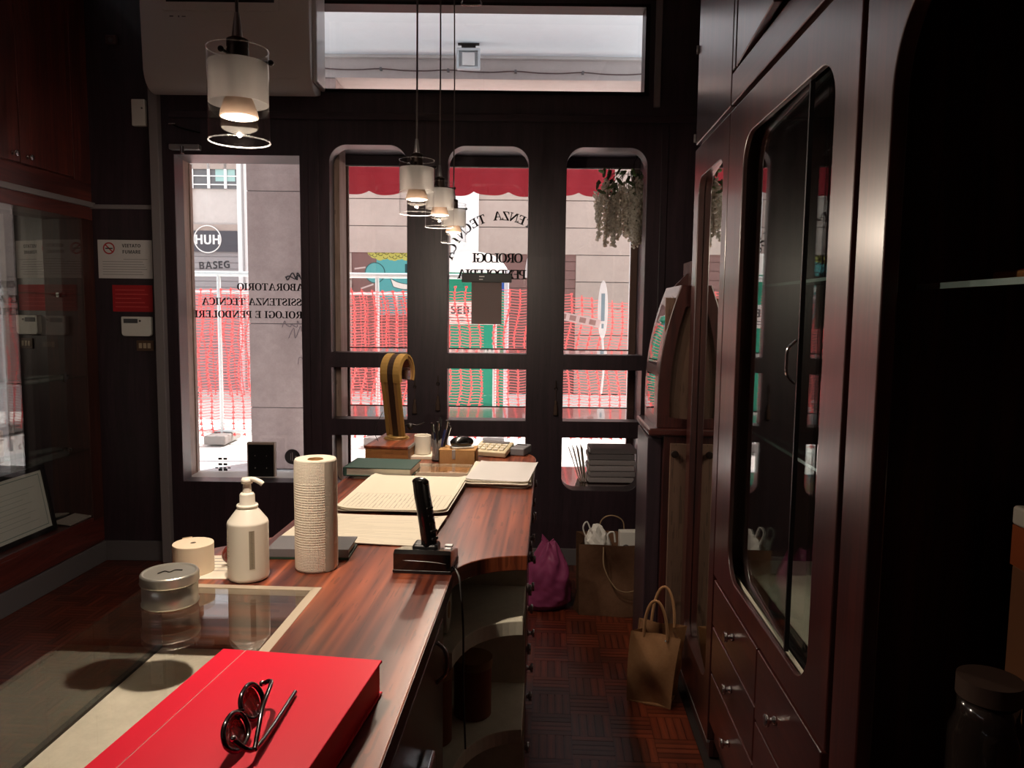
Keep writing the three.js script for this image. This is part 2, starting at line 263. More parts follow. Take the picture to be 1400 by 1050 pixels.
// ---------- street ----------
const ground = std(0xffffff, 0.9, { map: speck(131, [236, 232, 226], 12, 0.5) });
part('paving', bb(-20, 20, -0.2, 0, -26, 0), ground, wstruct('street_ground', 'sunlit pale street paving beyond the arcade', [0, -0.02, 7.4], 'ground'));
part('paving', bb(-9, 9, -0.2, 0, -2.9, 0), std(0xffffff, 0.7, { map: speck(137, [206, 205, 205], 12, 1) }), wstruct('arcade_floor', 'grey stone floor of the arcade outside the shop', [0, -0.01, 4.6], 'ground'));
{
  const c = wstruct('arcade_ceiling', 'pale plaster ceiling of the arcade seen through the transom', [0, 3.75, 4.6], 'ceiling');
  part('plaster', bb(-9, 9, 0, 0.3, -2.5, 0), std(0xffffff, 0.9, { map: speck(141, [232, 240, 246], 4, 0.5) }), c);
  const b = wstruct('arcade_beam', 'stone beam with a cable along the outer edge of the arcade', [0, 3.56, 7.1], 'beam');
  part('beam', bb(-9, 9, 0, 4, -0.5, 0), std(0xffffff, 0.9, { map: speck(143, [196, 184, 180], 8, 0.6) }), b);
  part('moulding', bb(-9, 9, 0.165, 0.19, 0, 0.05, 0.004, 'x'), M.plaster, b);
  const pts = []; for (let k = 0; k <= 24; k++) pts.push([-2.4 + k * 0.2, 0.075 + (k % 3 === 0 ? 0.006 : -0.006) - k * 0.0015, 0.03]);
  const cb = wthing('electric_cable', 'thin dark cable clipped along the arcade beam', 'cable', [0, 3.56, 7.1]); part('cable', tube(pts, 0.006, 96, 5), std(0x5a4644, 0.8), cb);
  for (let k = 0; k <= 24; k += 3) part('clip', mv(bb(-0.01, 0.01, -0.012, 0.012, 0.002, 0.04), pts[k][0], pts[k][1], 0), M.grey, cb);
  const fl = wthing('floodlight', 'small square floodlight hanging under the arcade ceiling', 'floodlight', [-0.4, 3.53, 6.75]);
  const fs = rshape(-0.1, 0, 0.1, 0.17, [0.01, 0.01, 0.01, 0.01]); fs.holes.push(rhole(-0.08, 0.02, 0.08, 0.15));
  part('housing', [extrude(fs, 0.05, 0.004), bb(-0.095, 0.095, 0.005, 0.165, -0.02, 0.002)], std(0xc7ccd0, 0.45), fl);
  part('reflector', [rot(new THREE.ConeGeometry(0.075, 0.03, 4, 1), -Math.PI / 2, 0, 0).rotateZ(Math.PI / 4).translate(0, 0.085, 0.016)], M.chrome, fl); part('glass', bb(-0.08, 0.08, 0.02, 0.15, 0.04, 0.043), M.glass, fl);
  part('bracket', [bb(-0.09, 0.09, 0.205, 0.217, -0.01, 0.02), bb(-0.06, 0.06, 0.165, 0.208, 0, 0.012)], M.darkMetal, fl);
  const stone = std(0xffffff, 0.85, { map: speck(151, [178, 155, 149], 14, 0.7) });
  [[-2.02, 0.41], [1.86, 0.5], [-6.2, 0.5], [5.4, 0.5]].forEach(([u, hw], i) => {
    const p = wstruct('arcade_pillar', ['stone slab pillar with scribbled graffiti outside the tall shop window', 'stone pillar hidden beside the flower window', 'stone pillar further along the arcade', 'stone pillar at the far end of the arcade'][i], [u, 0, 7.1], 'pillar');
    let y = 0; for (const t of [0.58, 1.36, 2.56, 3.56]) { part('stone_slab', bb(-hw, hw, y, t - 0.006, -0.5, 0, 0.004), stone, p); y = t; }
    part('core', bb(-hw + 0.01, hw - 0.01, 0, 3.56, -0.49, -0.01), M.grey, p);
    if (!i) {
      const gm = std(0x3a3436, 0.9), g2 = std(0x857477, 0.9), scr = (cx, cy, w, h, n, m, r) => { const q = []; for (let k = 0; k < n; k++) q.push([cx + w * (k / (n - 1) - 0.5) + rr(-1, 1) * w * 0.06, cy + rr(-0.5, 0.5) * h, 0.002]); part('graffiti', tube(q, r, n * 5, 4), m, p); };
      scr(0.1, 1.79, 0.3, 0.07, 16, gm, 0.0055); scr(0.1, 1.79, 0.3, 0.05, 12, gm, 0.005); scr(0.03, 1.36, 0.28, 0.09, 12, g2, 0.003); scr(0.1, 1.28, 0.3, 0.12, 10, g2, 0.003); scr(0.08, 1.0, 0.1, 0.1, 7, g2, 0.003);
    }
  });
}
{ // awning valance
  const aw = wthing('red_awning', 'red cloth awning valance with a scalloped hem beyond the shop windows', 'awning', [-0.36, 2.53, 6.95]);
  const nu = 150, nv = 10, W = 2.5, P = [], UVs = [], I = [];
  for (let j = 0; j <= nv; j++) for (let k = 0; k <= nu; k++) { const x = (k / nu - 0.5) * W, q = ((x / 0.31) % 1 + 1) % 1, hem = 0.035 * (1 - Math.pow(Math.abs(2 * q - 1), 3)) * -1 + 0.02; const y = j === 0 ? hem : hem * (1 - j / nv) + (j / nv) * 0.84;
    P.push(x, y, 0.035 * Math.sin(x * 9 + 0.6 * Math.sin(x * 3)) * (1 - 0.5 * j / nv) + 0.012 * Math.sin(x * 25) + (x > 1.05 ? (x - 1.05) * 0.2 : 0)); UVs.push(x, y); }
  for (let j = 0; j < nv; j++) for (let k = 0; k < nu; k++) { const a = j * (nu + 1) + k, b = a + nu + 1; I.push(a, a + 1, b, a + 1, b + 1, b); }
  const g = new THREE.BufferGeometry(); g.setAttribute('position', new THREE.Float32BufferAttribute(P, 3)); g.setAttribute('uv', new THREE.Float32BufferAttribute(UVs, 2)); g.setIndex(I); g.computeVertexNormals();
  part('cloth', g, phys(new THREE.Color().setRGB(0.42, 0.022, 0.035), 0.95, { transmission: 0.35, thickness: 0, side: THREE.DoubleSide }), aw);
  part('front_bar', mv(rot(cyl(0.02, 0.02, 2.97, 10), 0, 0, Math.PI / 2), 0.235, 0.84, -0.16), M.alu, aw); part('top_hem', bb(-1.25, 1.25, 0.8, 0.86, -0.17, 0.04, 0.01), std(0x8f1822, 0.9), aw);
}
{ // facade across the street
  const b = wthing('opposite_building', 'pinkish plaster building with brown shutters across the street', 'building', [0, 0, 14]);
  const plasters = [[180, 164, 156], [175, 160, 152], [185, 169, 161]].map((c, i) => std(0xffffff, 0.9, { map: speck(161 + i, c, 8, 0.4) }));
  part('core', bb(-14, 14, 0, 6.4, -6, -0.06), M.plaster, b);
  const solid = [[-14, -5.85], [-4.7, -2.92], [-1.42, -1.12], [-0.64, -0.2], [1.13, 14]];   // beside the openings
  let y = 0, n = 0; for (let k = 0; k < 12; k++) { const t = y + (y < 0.6 ? 0.6 : 0.48); const low = t < 2.86;
    for (const [p, q] of low ? solid : [[-14, -4.95], [-4.72, -1.12], [-0.64, 14]]) { if (!low && t > 3.3 && t < 4.3 && p < -10) { part('plaster_course', bb(p, -5.8, y, t - 0.015, -0.06, 0), plasters[n++ % 3], b); continue; } part('plaster_course', bb(p, q, y, t - 0.015, -0.06, 0), plasters[n++ % 3], b); } y = t; }
  const wp = std(0xeeeeee, 0.85);
  part('white_pilaster', bb(-4.95, -4.71, 0, 6.4, -0.06, 0.04), wp, b); part('white_pilaster', bb(-1.13, -0.63, 0, 6.4, -0.06, 0.04), wp, b); part('cornice', bb(-14, 14, 5.0, 5.9, -0.05, 0.12, 0.01, 'x'), wp, b);
  part('downpipe', bb(-4.86, -4.83, 0, 6.2, 0.04, 0.07), M.alu, b);
  const roller = (x0, x1, y0, y1, m, step) => { const g = part('roller_shutter', bb(x0, x1, y0, y1, -0.06, -0.035), m, b); for (let yy = y0; yy < y1 - 0.01; yy += step) part('slat', bb(x0, x1, yy, yy + step - 0.012, -0.036, -0.02), m, g); return g; };
  roller(-2.92, -1.42, 0, 2.82, std(0x7b5c58, 0.7), 0.16); roller(-0.2, 1.13, 0, 2.8, std(0x7b5c58, 0.7), 0.16); const sh = roller(-5.85, -4.95, 0, 2.48, std(0x9a9698, 0.6), 0.11);
  // shop sign with a ring logo
  const sg = part('shop_sign', bb(-5.85, -4.95, 2.5, 2.87, -0.05, 0.02), std(0x4c4b52, 0.6), b), ink = std(0xf2f0ee, 0.6);
  part('ring', mv(new THREE.TorusGeometry(0.24, 0.011, 6, 40), -5.5, 2.72, 0.022), ink, sg); { const { g, w } = textGeo('HUH', 0.17, sans, 0); part('sign_letters', mv(g, -5.5 - w / 2, 2.63, 0.021), ink, sg); }
  { const { g, w } = textGeo('BASEG', 0.13, sans, 0); part('graffiti', rot(mv(g, -w / 2, 0, 0), 0, 0, 0.05).translate(-5.4, 2.2, -0.017), std(0x3b3a3e, 0.8), sh); }
  // barred window upstairs
  const gw = part('barred_window', bb(-5.8, -4.95, 3.62, 4.6, -0.06, -0.03), std(0x6b6d70, 0.4), b);
  for (let k = 0; k < 3; k++) part('bar', bb(-5.79 + k * 0.3, -5.74 + k * 0.3, 3.62, 4.6, -0.02, 0.0), wp, gw); for (let k = 0; k < 6; k++) part('bar', bb(-5.8, -4.95, 3.68 + k * 0.15, 3.7 + k * 0.15, -0.03, -0.01), wp, gw);
  part('curtain', bb(-5.35, -5.0, 3.75, 4.05, -0.032, -0.028), std(0xa9cfcc, 0.8), gw);
  // painted mural on the first brown shutter: a teal cartoon head
  const mural = canvasTex(512, 512, (c) => { c.fillStyle = '#7b5c58'; c.fillRect(0, 0, 512, 512);
    c.fillStyle = '#58a6a8'; c.fillRect(150, 120, 330, 392); c.beginPath(); c.ellipse(140, 235, 62, 66, 0, 0, 7); c.fill(); c.strokeStyle = '#2a5a5c'; c.lineWidth = 6; c.stroke();
    c.fillStyle = '#b8b45a'; for (let k = 0; k < 60; k++) { c.beginPath(); c.arc(120 + (k * 61) % 350, 48 + (k * 37) % 80, 30, 0, 7); c.fill(); } c.strokeStyle = '#55552c'; c.lineWidth = 4; for (let k = 0; k < 50; k++) { c.beginPath(); c.arc(110 + (k * 83) % 370, 45 + (k * 47) % 90, 14, 0.3, 3); c.stroke(); }
    c.fillStyle = '#22494c'; c.fillRect(330, 175, 15, 56); c.fillRect(366, 175, 15, 56); c.fillRect(415, 172, 20, 22);
    c.fillStyle = '#e9e3dc'; c.beginPath(); c.moveTo(235, 265); c.quadraticCurveTo(300, 325, 440, 300); c.quadraticCurveTo(370, 370, 255, 325); c.closePath(); c.fill(); c.strokeStyle = '#2b4a4c'; c.stroke();
    c.strokeStyle = '#c9b7b3'; c.lineWidth = 10; c.beginPath(); c.moveTo(10, 210); c.lineTo(80, 200); c.moveTo(50, 340); c.lineTo(130, 310); c.stroke(); });
  const mp = new THREE.PlaneGeometry(1.46, 1.4); part('mural_paint', mp, new THREE.MeshStandardMaterial({ map: mural, roughness: 0.8 }), b, [-2.17, 2.1, -0.018]);
  { const q = [[0.62, 2.1], [0.68, 2.45], [0.74, 2.2], [0.8, 2.55], [0.85, 2.2], [0.95, 2.5], [0.93, 2.15], [1.08, 2.4]]; part('graffiti', tube(q.map(([x, yy]) => [x - 0.4, yy, -0.015]), 0.03, 80, 5), std(0xcfc5c4, 0.8), b); }
}
{ // portable toilet
  const green = std(0x0f8f72, 0.5), t = wthing('portable_toilet', 'green portable toilet with a white domed roof behind the fence', 'portable toilet', [-0.58, 0, 11]);
  part('body', bb(-0.48, 0.48, 0.08, 2.0, -1.0, 0, 0.03), green, t); part('skid', bb(-0.5, 0.5, 0, 0.1, -1.05, 0.03, 0.01), M.grey, t);
  for (const x of [-0.44, 0.44]) part('corner_post', bb(x - 0.04, x + 0.04, 0.08, 2.02, 0, 0.03, 0.01), green, t);
  part('door_panel', bb(-0.36, 0.36, 0.16, 1.94, 0, 0.014, 0.006), green, t);
  for (let k = 0; k < 6; k++) part('vent_louver', bb(-0.3, 0.3, 1.7 + k * 0.035, 1.715 + k * 0.035, 0.014, 0.02), green, t);
  const roof = new THREE.Shape(); roof.moveTo(-0.52, 0); roof.quadraticCurveTo(-0.5, 0.16, -0.3, 0.27); roof.quadraticCurveTo(0, 0.38, 0.3, 0.27); roof.quadraticCurveTo(0.5, 0.16, 0.52, 0); roof.lineTo(-0.52, 0); part('roof', extrude(roof, 1.12, 0.02).translate(0, 2.0, -1.06), std(0xf0f4f2, 0.5), t); part('roof_band', bb(-0.52, 0.52, 1.95, 2.03, -1.06, 0.07, 0.01), green, t);
  const sp = part('sign_panel', bb(-0.46, 0.46, 1.3, 1.62, 0.014, 0.024, 0.003), std(0xd9d4d0, 0.6), t); const { g, w } = textGeo('SEBACH', 0.115, sans, 0.03); part('sign_letters', mv(g, -w / 2, 1.45, 0.025), std(0x3a4044, 0.6), sp); part('small_print', [bb(-0.34, 0.3, 1.385, 1.4, 0.024, 0.026), bb(-0.3, 0.26, 1.345, 1.36, 0.024, 0.026)], std(0x6a6e70, 0.6), sp);
  part('blue_plate', bb(0.4, 0.52, 1.78, 1.98, 0.03, 0.036), std(0x1d4f9e, 0.5), t);
}
{ // site fences with red safety mesh
  const net = phys(new THREE.Color().setRGB(0.95, 0.2, 0.2), 0.8, { transmission: 0.5, thickness: 0 });
  const fence = (label, u0, u1, d, top, sag, rail) => {
    const f = wthing('site_fence', label, 'fence', [u0, 0, d], 0, undefined), W = u1 - u0, tubes = M.fence ??= std(0xdfe6e6, 0.4, { metalness: 0.2 });
    if (rail) { part('top_rail', mv(rot(cyl(0.03, 0.03, W, 10), 0, 0, Math.PI / 2), W / 2, rail, -0.04), tubes, f); part('bottom_rail', mv(rot(cyl(0.02, 0.02, W, 10), 0, 0, Math.PI / 2), W / 2, 0.12, -0.04), tubes, f); }
    for (let x = 0; x <= W + 0.01; x += 1.75) { part('upright', mv(cyl(0.022, 0.022, rail || top, 10), Math.min(x, W), (rail || top) / 2, -0.04), tubes, f); part('foot_block', bb(Math.min(x, W) - 0.12, Math.min(x, W) + 0.12, 0, 0.1, -0.3, 0.2, 0.02), std(0x8f8b88, 0.9), f); }
    const q = [], wob = (x, y) => 0.04 * Math.sin(x * 2.1 + y) + 0.02 * Math.sin(x * 5.3 + 2 * y), tp = (x) => top + sag * x + 0.03 * Math.sin(x * 3);
    const strip = (pts, hx, hy) => { const P = [], I = []; pts.forEach(([x, y]) => { const z = wob(x, y); P.push(x - hx, y - hy, z, x + hx, y + hy, z); }); for (let k = 0; k < pts.length - 1; k++) I.push(2 * k, 2 * k + 1, 2 * k + 2, 2 * k + 1, 2 * k + 3, 2 * k + 2); const g = new THREE.BufferGeometry(); g.setAttribute('position', new THREE.Float32BufferAttribute(P, 3)); g.setAttribute('uv', new THREE.Float32BufferAttribute(new Float32Array(P.length / 3 * 2), 2)); g.setIndex(I); g.computeVertexNormals(); return clean(g); };
    const skew = (x, y) => x + 0.03 * Math.sin(y * 4 + x) + 0.015 * Math.sin(y * 9 + 2 * x);
    for (let x = 0.03; x < W; x += 0.115) { const c = [], t = tp(x); for (let k = 0; k <= 24; k++) c.push([skew(x, t * k / 24), 0.06 + (t - 0.06) * k / 24]); q.push(strip(c, 0.007, 0)); for (let y = 0.08; y < t; y += 0.062) q.push(strip([[skew(x, y) - 0.016, y], [skew(x, y) + 0.016, y + 0.002]], 0, 0.011)); }
    for (let y = 0.08; y < top + Math.max(0, sag * W); y += 0.031) { const c = []; for (let k = 0; k <= W / 0.06; k++) { const x = k * 0.06; if (y > tp(x)) break; c.push([x, y + 0.006 * Math.sin(x * 40) + 0.01 * Math.sin(x * 3 + y)]); } if (c.length > 1) q.push(strip(c, 0, 0.0036)); }
    const m = part('safety_mesh', mergeGeometries(q), net, f); m.userData.kind = 'stuff'; return f;
  };
  fence('pale site fence hung with red safety mesh in front of the mural', -5.0, -0.28, 8.5, 1.74, 0, 1.87);
  fence('lower site fence with sagging red safety mesh beside the white post', -0.2, 1.6, 8.6, 1.74, -0.07, 0);
  fence('second site fence with red safety mesh at the far edge of the sunlit paving', -5.4, -1.15, 12.6, 1.7, 0, 1.75);
  const wp = wthing('white_post', 'tall white square post beyond the flower window', 'post', [1.27, 0, 8.0]); part('post', bb(-0.065, 0.065, 0, 3.4, -0.065, 0.065, 0.01), std(0xf2f4f5, 0.5), wp); part('base_plate', bb(-0.1, 0.1, 0, 0.02, -0.1, 0.1), M.alu, wp); part('blue_strip', bb(-0.02, 0.012, 1.6, 2.35, 0.065, 0.07), std(0x7d93a8, 0.5), wp);
  const ov = wthing('oval_banner', 'narrow white oval banner tied to the sagging red mesh', 'banner', [0.985, 1.2, 8.45]);
  { const s = new THREE.Shape(); s.absellipse(0, 0.32, 0.055, 0.32, 0, Math.PI * 2); part('cloth', extrude(s, 0.01, 0.002, 24), std(0xf3f1f0, 0.7), ov); part('print', [bb(-0.02, 0.02, 0.2, 0.5, 0.0095, 0.011), bb(-0.012, 0.012, 0.12, 0.17, 0.0095, 0.011)], std(0x93a9b4, 0.7), ov); part('tie', tube([[0, 0, 0.005], [0.02, -0.3, 0.01], [0.0, -0.6, 0.01]], 0.012, 16, 5), std(0xf3f1f0, 0.7), ov); }
  const tp = wthing('warning_tape', 'red and white warning tape slanting across the safety mesh', 'tape', [0.6, 1.44, 8.4], 0); { const g = bb(-0.24, 0.36, -0.045, 0.045, -0.001, 0.001); part('tape', rot(g, 0, 0, -0.2), std(0xe9cdca, 0.7), tp); part('tape_print', [0, 1, 2, 3, 4].map((k) => rot(bb(-0.2 + k * 0.11, -0.13 + k * 0.11, -0.028, 0.028, 0.001, 0.002), 0, 0, -0.2)), std(0xb08a84, 0.7), tp); }
  const pp = wthing('scaffold_pole', 'thin pale upright pole beside the portable toilet', 'pole', [-0.08, 0, 9.6]); part('tube', mv(cyl(0.03, 0.03, 2.0, 12), 0, 1.0, 0), std(0xc3ced6, 0.4), pp); part('base', mv(cyl(0.12, 0.14, 0.06, 16), 0, 0.03, 0), M.grey, pp);
}
// ---------- left wall unit ----------
const knob = (r = 0.015, l = 0.028) => lathe([[0, 0], [r * 0.75, 0], [r * 0.75, l * 0.2], [r * 0.5, l * 0.35], [r * 0.5, l * 0.6], [r, l * 0.68], [r, l * 0.95], [r * 0.85, l], [0, l]], 20);
const knobX = (s) => rot(knob(), 0, 0, -s * Math.PI / 2);   // points along +x (s = 1) or -x (s = -1)
{
  const t = thing('wall_cabinet', 'tall dark wood wall cabinet with closed doors over a mirrored glass showcase', 'cabinet', [XL, 0, -4.34]);
  const z0 = 0, z1 = 4.4;   // runs towards the room's rear
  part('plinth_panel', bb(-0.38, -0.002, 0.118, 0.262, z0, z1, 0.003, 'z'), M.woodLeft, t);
  part('far_side_panel', bb(-0.38, 0, 0.262, 1.985, z0, 0.115, 0.003), M.woodBack, t);
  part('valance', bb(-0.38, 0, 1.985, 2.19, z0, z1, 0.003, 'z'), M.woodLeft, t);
  part('moulding', bb(0, 0.02, 2.055, 2.085, z0, z1, 0.003, 'z'), M.paleTrim, t);
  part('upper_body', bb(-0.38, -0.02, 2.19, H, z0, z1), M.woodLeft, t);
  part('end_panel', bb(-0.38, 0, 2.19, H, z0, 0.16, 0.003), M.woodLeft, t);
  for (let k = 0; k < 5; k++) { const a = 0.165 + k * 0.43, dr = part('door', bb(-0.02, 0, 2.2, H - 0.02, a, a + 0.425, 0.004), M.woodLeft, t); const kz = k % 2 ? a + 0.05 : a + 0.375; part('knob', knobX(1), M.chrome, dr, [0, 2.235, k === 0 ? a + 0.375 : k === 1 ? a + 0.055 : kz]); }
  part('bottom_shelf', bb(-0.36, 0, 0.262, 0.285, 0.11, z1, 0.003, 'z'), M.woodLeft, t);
  part('mirror_back', bb(-0.004, 0, 0.285, 1.985, 0, 1.4), M.mirror, t, [-0.128, 0, 0.115], [0, -0.125, 0]);
  part('back_panel', bb(-0.38, -0.3, 0.262, 1.985, 0.1, z1), M.woodBack, t);
  for (const y of [1.56, 1.1, 0.68]) { const s = part('glass_shelf', bb(-0.118, -0.012, y, y + 0.006, 0.118, 3.4), M.greenGlass, t); part('shelf_clip', bb(-0.12, -0.1, y - 0.012, y + 0.012, 0.118, 0.13), M.chrome, s); }
  part('shelf_clip', bb(-0.008, -0.002, 1.09, 1.14, 0.3, 0.32), M.chrome, t);
  const gl = part('sliding_glass', bb(-0.008, -0.004, 0.285, 1.985, 0.118, 2.2), M.glass, t); part('glass_edge', bb(-0.009, -0.003, 0.285, 1.985, 2.2, 2.206), M.edgeGlass, gl);
  const cf = thing('framed_certificate', 'certificate in a thin black frame leaning in the mirrored showcase', 'picture frame', [XL - 0.07, 0.287, -3.72]);
  const in1 = new THREE.Group(); const cert = canvasTex(512, 360, (c) => { c.fillStyle = '#dfe3da'; c.fillRect(0, 0, 512, 360); c.strokeStyle = '#8fa39a'; c.lineWidth = 5; c.strokeRect(30, 26, 452, 308); c.strokeStyle = '#9aa8a0'; c.lineWidth = 2; for (let k = 0; k < 8; k++) { c.beginPath(); c.moveTo(80, 90 + k * 28); c.lineTo(430 - (k * 53) % 120, 90 + k * 28); c.stroke(); } });
  const lean = [0, Math.PI / 2 - 0.02, 0];
  const fs = rshape(-0.26, 0, 0.26, 0.36, [0, 0, 0, 0]); fs.holes.push(rhole(-0.235, 0.025, 0.235, 0.335));
  part('frame', rot(extrude(fs, 0.016, 0.002), -0.18, 0, 0).rotateY(lean[1]), M.black, cf); const pl = new THREE.PlaneGeometry(0.48, 0.32); part('certificate', rot(mv(pl, 0, 0.18, 0.006), -0.18, 0, 0).rotateY(lean[1]), new THREE.MeshStandardMaterial({ map: cert, roughness: 0.6 }), cf); part('backing', rot(bb(-0.25, 0.25, 0.01, 0.35, -0.002, 0.003), -0.18, 0, 0).rotateY(lean[1]), M.grey, cf);
  const pc = thing('display_tile', 'pale tilted display plate on the showcase floor beside the certificate', 'display plate', [XL - 0.062, 0.287, -4.13]); part('plate', rot(bb(-0.05, 0.05, 0, 0.008, -0.1, 0.1, 0.002), 0, 0, -0.12), std(0xbdb3ac, 0.3), pc, [0, 0.006, 0]); part('support', bb(-0.05, -0.03, 0, 0.01, -0.08, 0.08), M.grey, pc);
}
// ---------- notices and switches on the front wall ----------
{
  const ns = wthing('no_smoking_sign', 'white no smoking notice with a red ring and Italian text', 'sign', [-2.225, 1.66, D]);
  part('board', bb(-0.155, 0.155, 0, 0.218, 0, 0.003), M.white, ns);
  part('print', new THREE.PlaneGeometry(0.308, 0.216), new THREE.MeshStandardMaterial({ roughness: 0.6, map: canvasTex(512, 360, (c) => { c.fillStyle = '#e4e0df'; c.fillRect(0, 0, 512, 360); c.strokeStyle = '#c02a30'; c.lineWidth = 12; c.beginPath(); c.arc(105, 78, 50, 0, 7); c.stroke(); c.beginPath(); c.moveTo(70, 43); c.lineTo(140, 113); c.stroke(); c.fillStyle = '#222'; c.fillRect(70, 74, 70, 10); c.font = 'bold 44px sans-serif'; c.fillText('VIETATO', 230, 68); c.fillText('FUMARE', 230, 126); c.strokeStyle = '#8d8a8a'; c.lineWidth = 4; for (let k = 0; k < 7; k++) { c.beginPath(); c.moveTo(k < 1 ? 240 : 40, 180 + k * 24); c.lineTo(470 - (k * 47) % 60, 180 + k * 24); c.stroke(); } }) }), ns, [0, 0.109, 0.0035]);
  const rs = wthing('red_notice', 'small red notice under the no smoking sign', 'sign', [-2.19, 1.47, D]);
  part('board', bb(-0.115, 0.115, 0, 0.152, 0, 0.003), std(0xb31a22, 0.6), rs); part('print_line', [0, 1, 2, 3, 4].map((k) => bb(-0.1, 0.09 - (k % 3) * 0.02, 0.025 + k * 0.024, 0.031 + k * 0.024, 0.003, 0.0035)), std(0xd24a4a, 0.7), rs);
  const th = wthing('thermostat', 'white room thermostat with a dark display under the red notice', 'thermostat', [-2.163, 1.33, D]);
  const ts = rshape(-0.085, 0, 0.085, 0.112, [0.02, 0.02, 0.006, 0.006]); part('body', extrude(ts, 0.03, 0.003), M.white, th); part('display', bb(-0.07, 0.01, 0.075, 0.1, 0.028, 0.032), std(0x55565a, 0.3), th); part('dial', mv(rot(cyl(0.006, 0.006, 0.006, 12), Math.PI / 2, 0, 0), 0.025, 0.088, 0.032), M.chrome, th);
  const sk = wthing('switch_plate', 'small brown wall switch plate below the thermostat', 'switch', [-2.125, 1.245, D]); part('plate', bb(-0.05, 0.05, 0, 0.06, 0, 0.008, 0.002), std(0x5a4030, 0.5), sk); for (let k = 0; k < 3; k++) part('rocker', bb(-0.035 + k * 0.025, -0.017 + k * 0.025, 0.015, 0.045, 0.008, 0.012, 0.001), std(0xb9a48c, 0.5), sk);
  const wb = wthing('wall_switch_box', 'white wall box below the air conditioner beside the post', 'switch', [-2.11, 2.51, D]); part('box', bb(-0.038, 0.038, 0, 0.145, 0, 0.03, 0.005), M.white, wb); part('button', mv(rot(cyl(0.005, 0.005, 0.004, 10), Math.PI / 2, 0, 0), 0.022, 0.095, 0.031), M.grey, wb);
  const js = wthing('alarm_sensor', 'small dark alarm sensor high on the wall left of the air conditioner', 'sensor', [-2.25, 2.95, D]); part('body', bb(-0.03, 0.03, 0, 0.05, 0, 0.03, 0.008), std(0x5a4a46, 0.5), js); part('lens', mv(new THREE.SphereGeometry(0.014, 12, 8), 0, 0.02, 0.03), M.grey, js);
}
{ // air conditioner
  const t = wthing('air_conditioner', 'off-white wall air conditioner above the tall shop window', 'air conditioner', [-1.54, 2.66, D]);
  const s = new THREE.Shape(); s.moveTo(0, 0.03); s.lineTo(0.1, 0); s.quadraticCurveTo(0.2, 0.0, 0.22, 0.1); s.lineTo(0.235, 0.42); s.quadraticCurveTo(0.235, 0.56, 0.15, 0.6); s.lineTo(0, 0.6); s.lineTo(0, 0.03);
  const ac = std(0xe2dcda, 0.42);
  part('body', toCreasedNormals(rot(extrude(s, 0.9, 0.012, 8), 0, -Math.PI / 2, 0).translate(0.45, 0, 0), 0.5), ac, t);
  const gs = rshape(-0.33, 0.395, 0.29, 0.56, [0.015, 0.015, 0.015, 0.015]); gs.holes.push(rhole(-0.305, 0.44, 0.265, 0.54)); part('grille_frame', extrude(gs, 0.012, 0.003).translate(0, 0, 0.228), ac, t);
  part('grille_slot', bb(-0.305, 0.265, 0.44, 0.455, 0.235, 0.2365), M.black, t); for (let k = 0; k < 3; k++) part('louver', bb(-0.305, 0.265, 0.458 + k * 0.03, 0.48 + k * 0.03, 0.233, 0.242, 0.003, 'x'), ac, t);
  part('indicator_panel', [bb(-0.29, -0.27, 0.365, 0.371, 0.23, 0.2335), bb(-0.245, -0.238, 0.363, 0.372, 0.23, 0.2335), bb(-0.225, -0.205, 0.365, 0.37, 0.23, 0.2335)], M.grey, t);
  part('end_cap', bb(0.448, 0.475, 0.05, 0.58, 0, 0.19, 0.01), phys(0xd9d6d6, 0.25, { clearcoat: 0.5 }), t);
  const ls = rshape(0.16, 0.06, 0.38, 0.1, [0.01, 0.01, 0.01, 0.01]); ls.holes.push(rhole(0.163, 0.063, 0.377, 0.097)); part('access_flap', extrude(ls, 0.004).translate(0, 0, 0.212), ac, t);
}
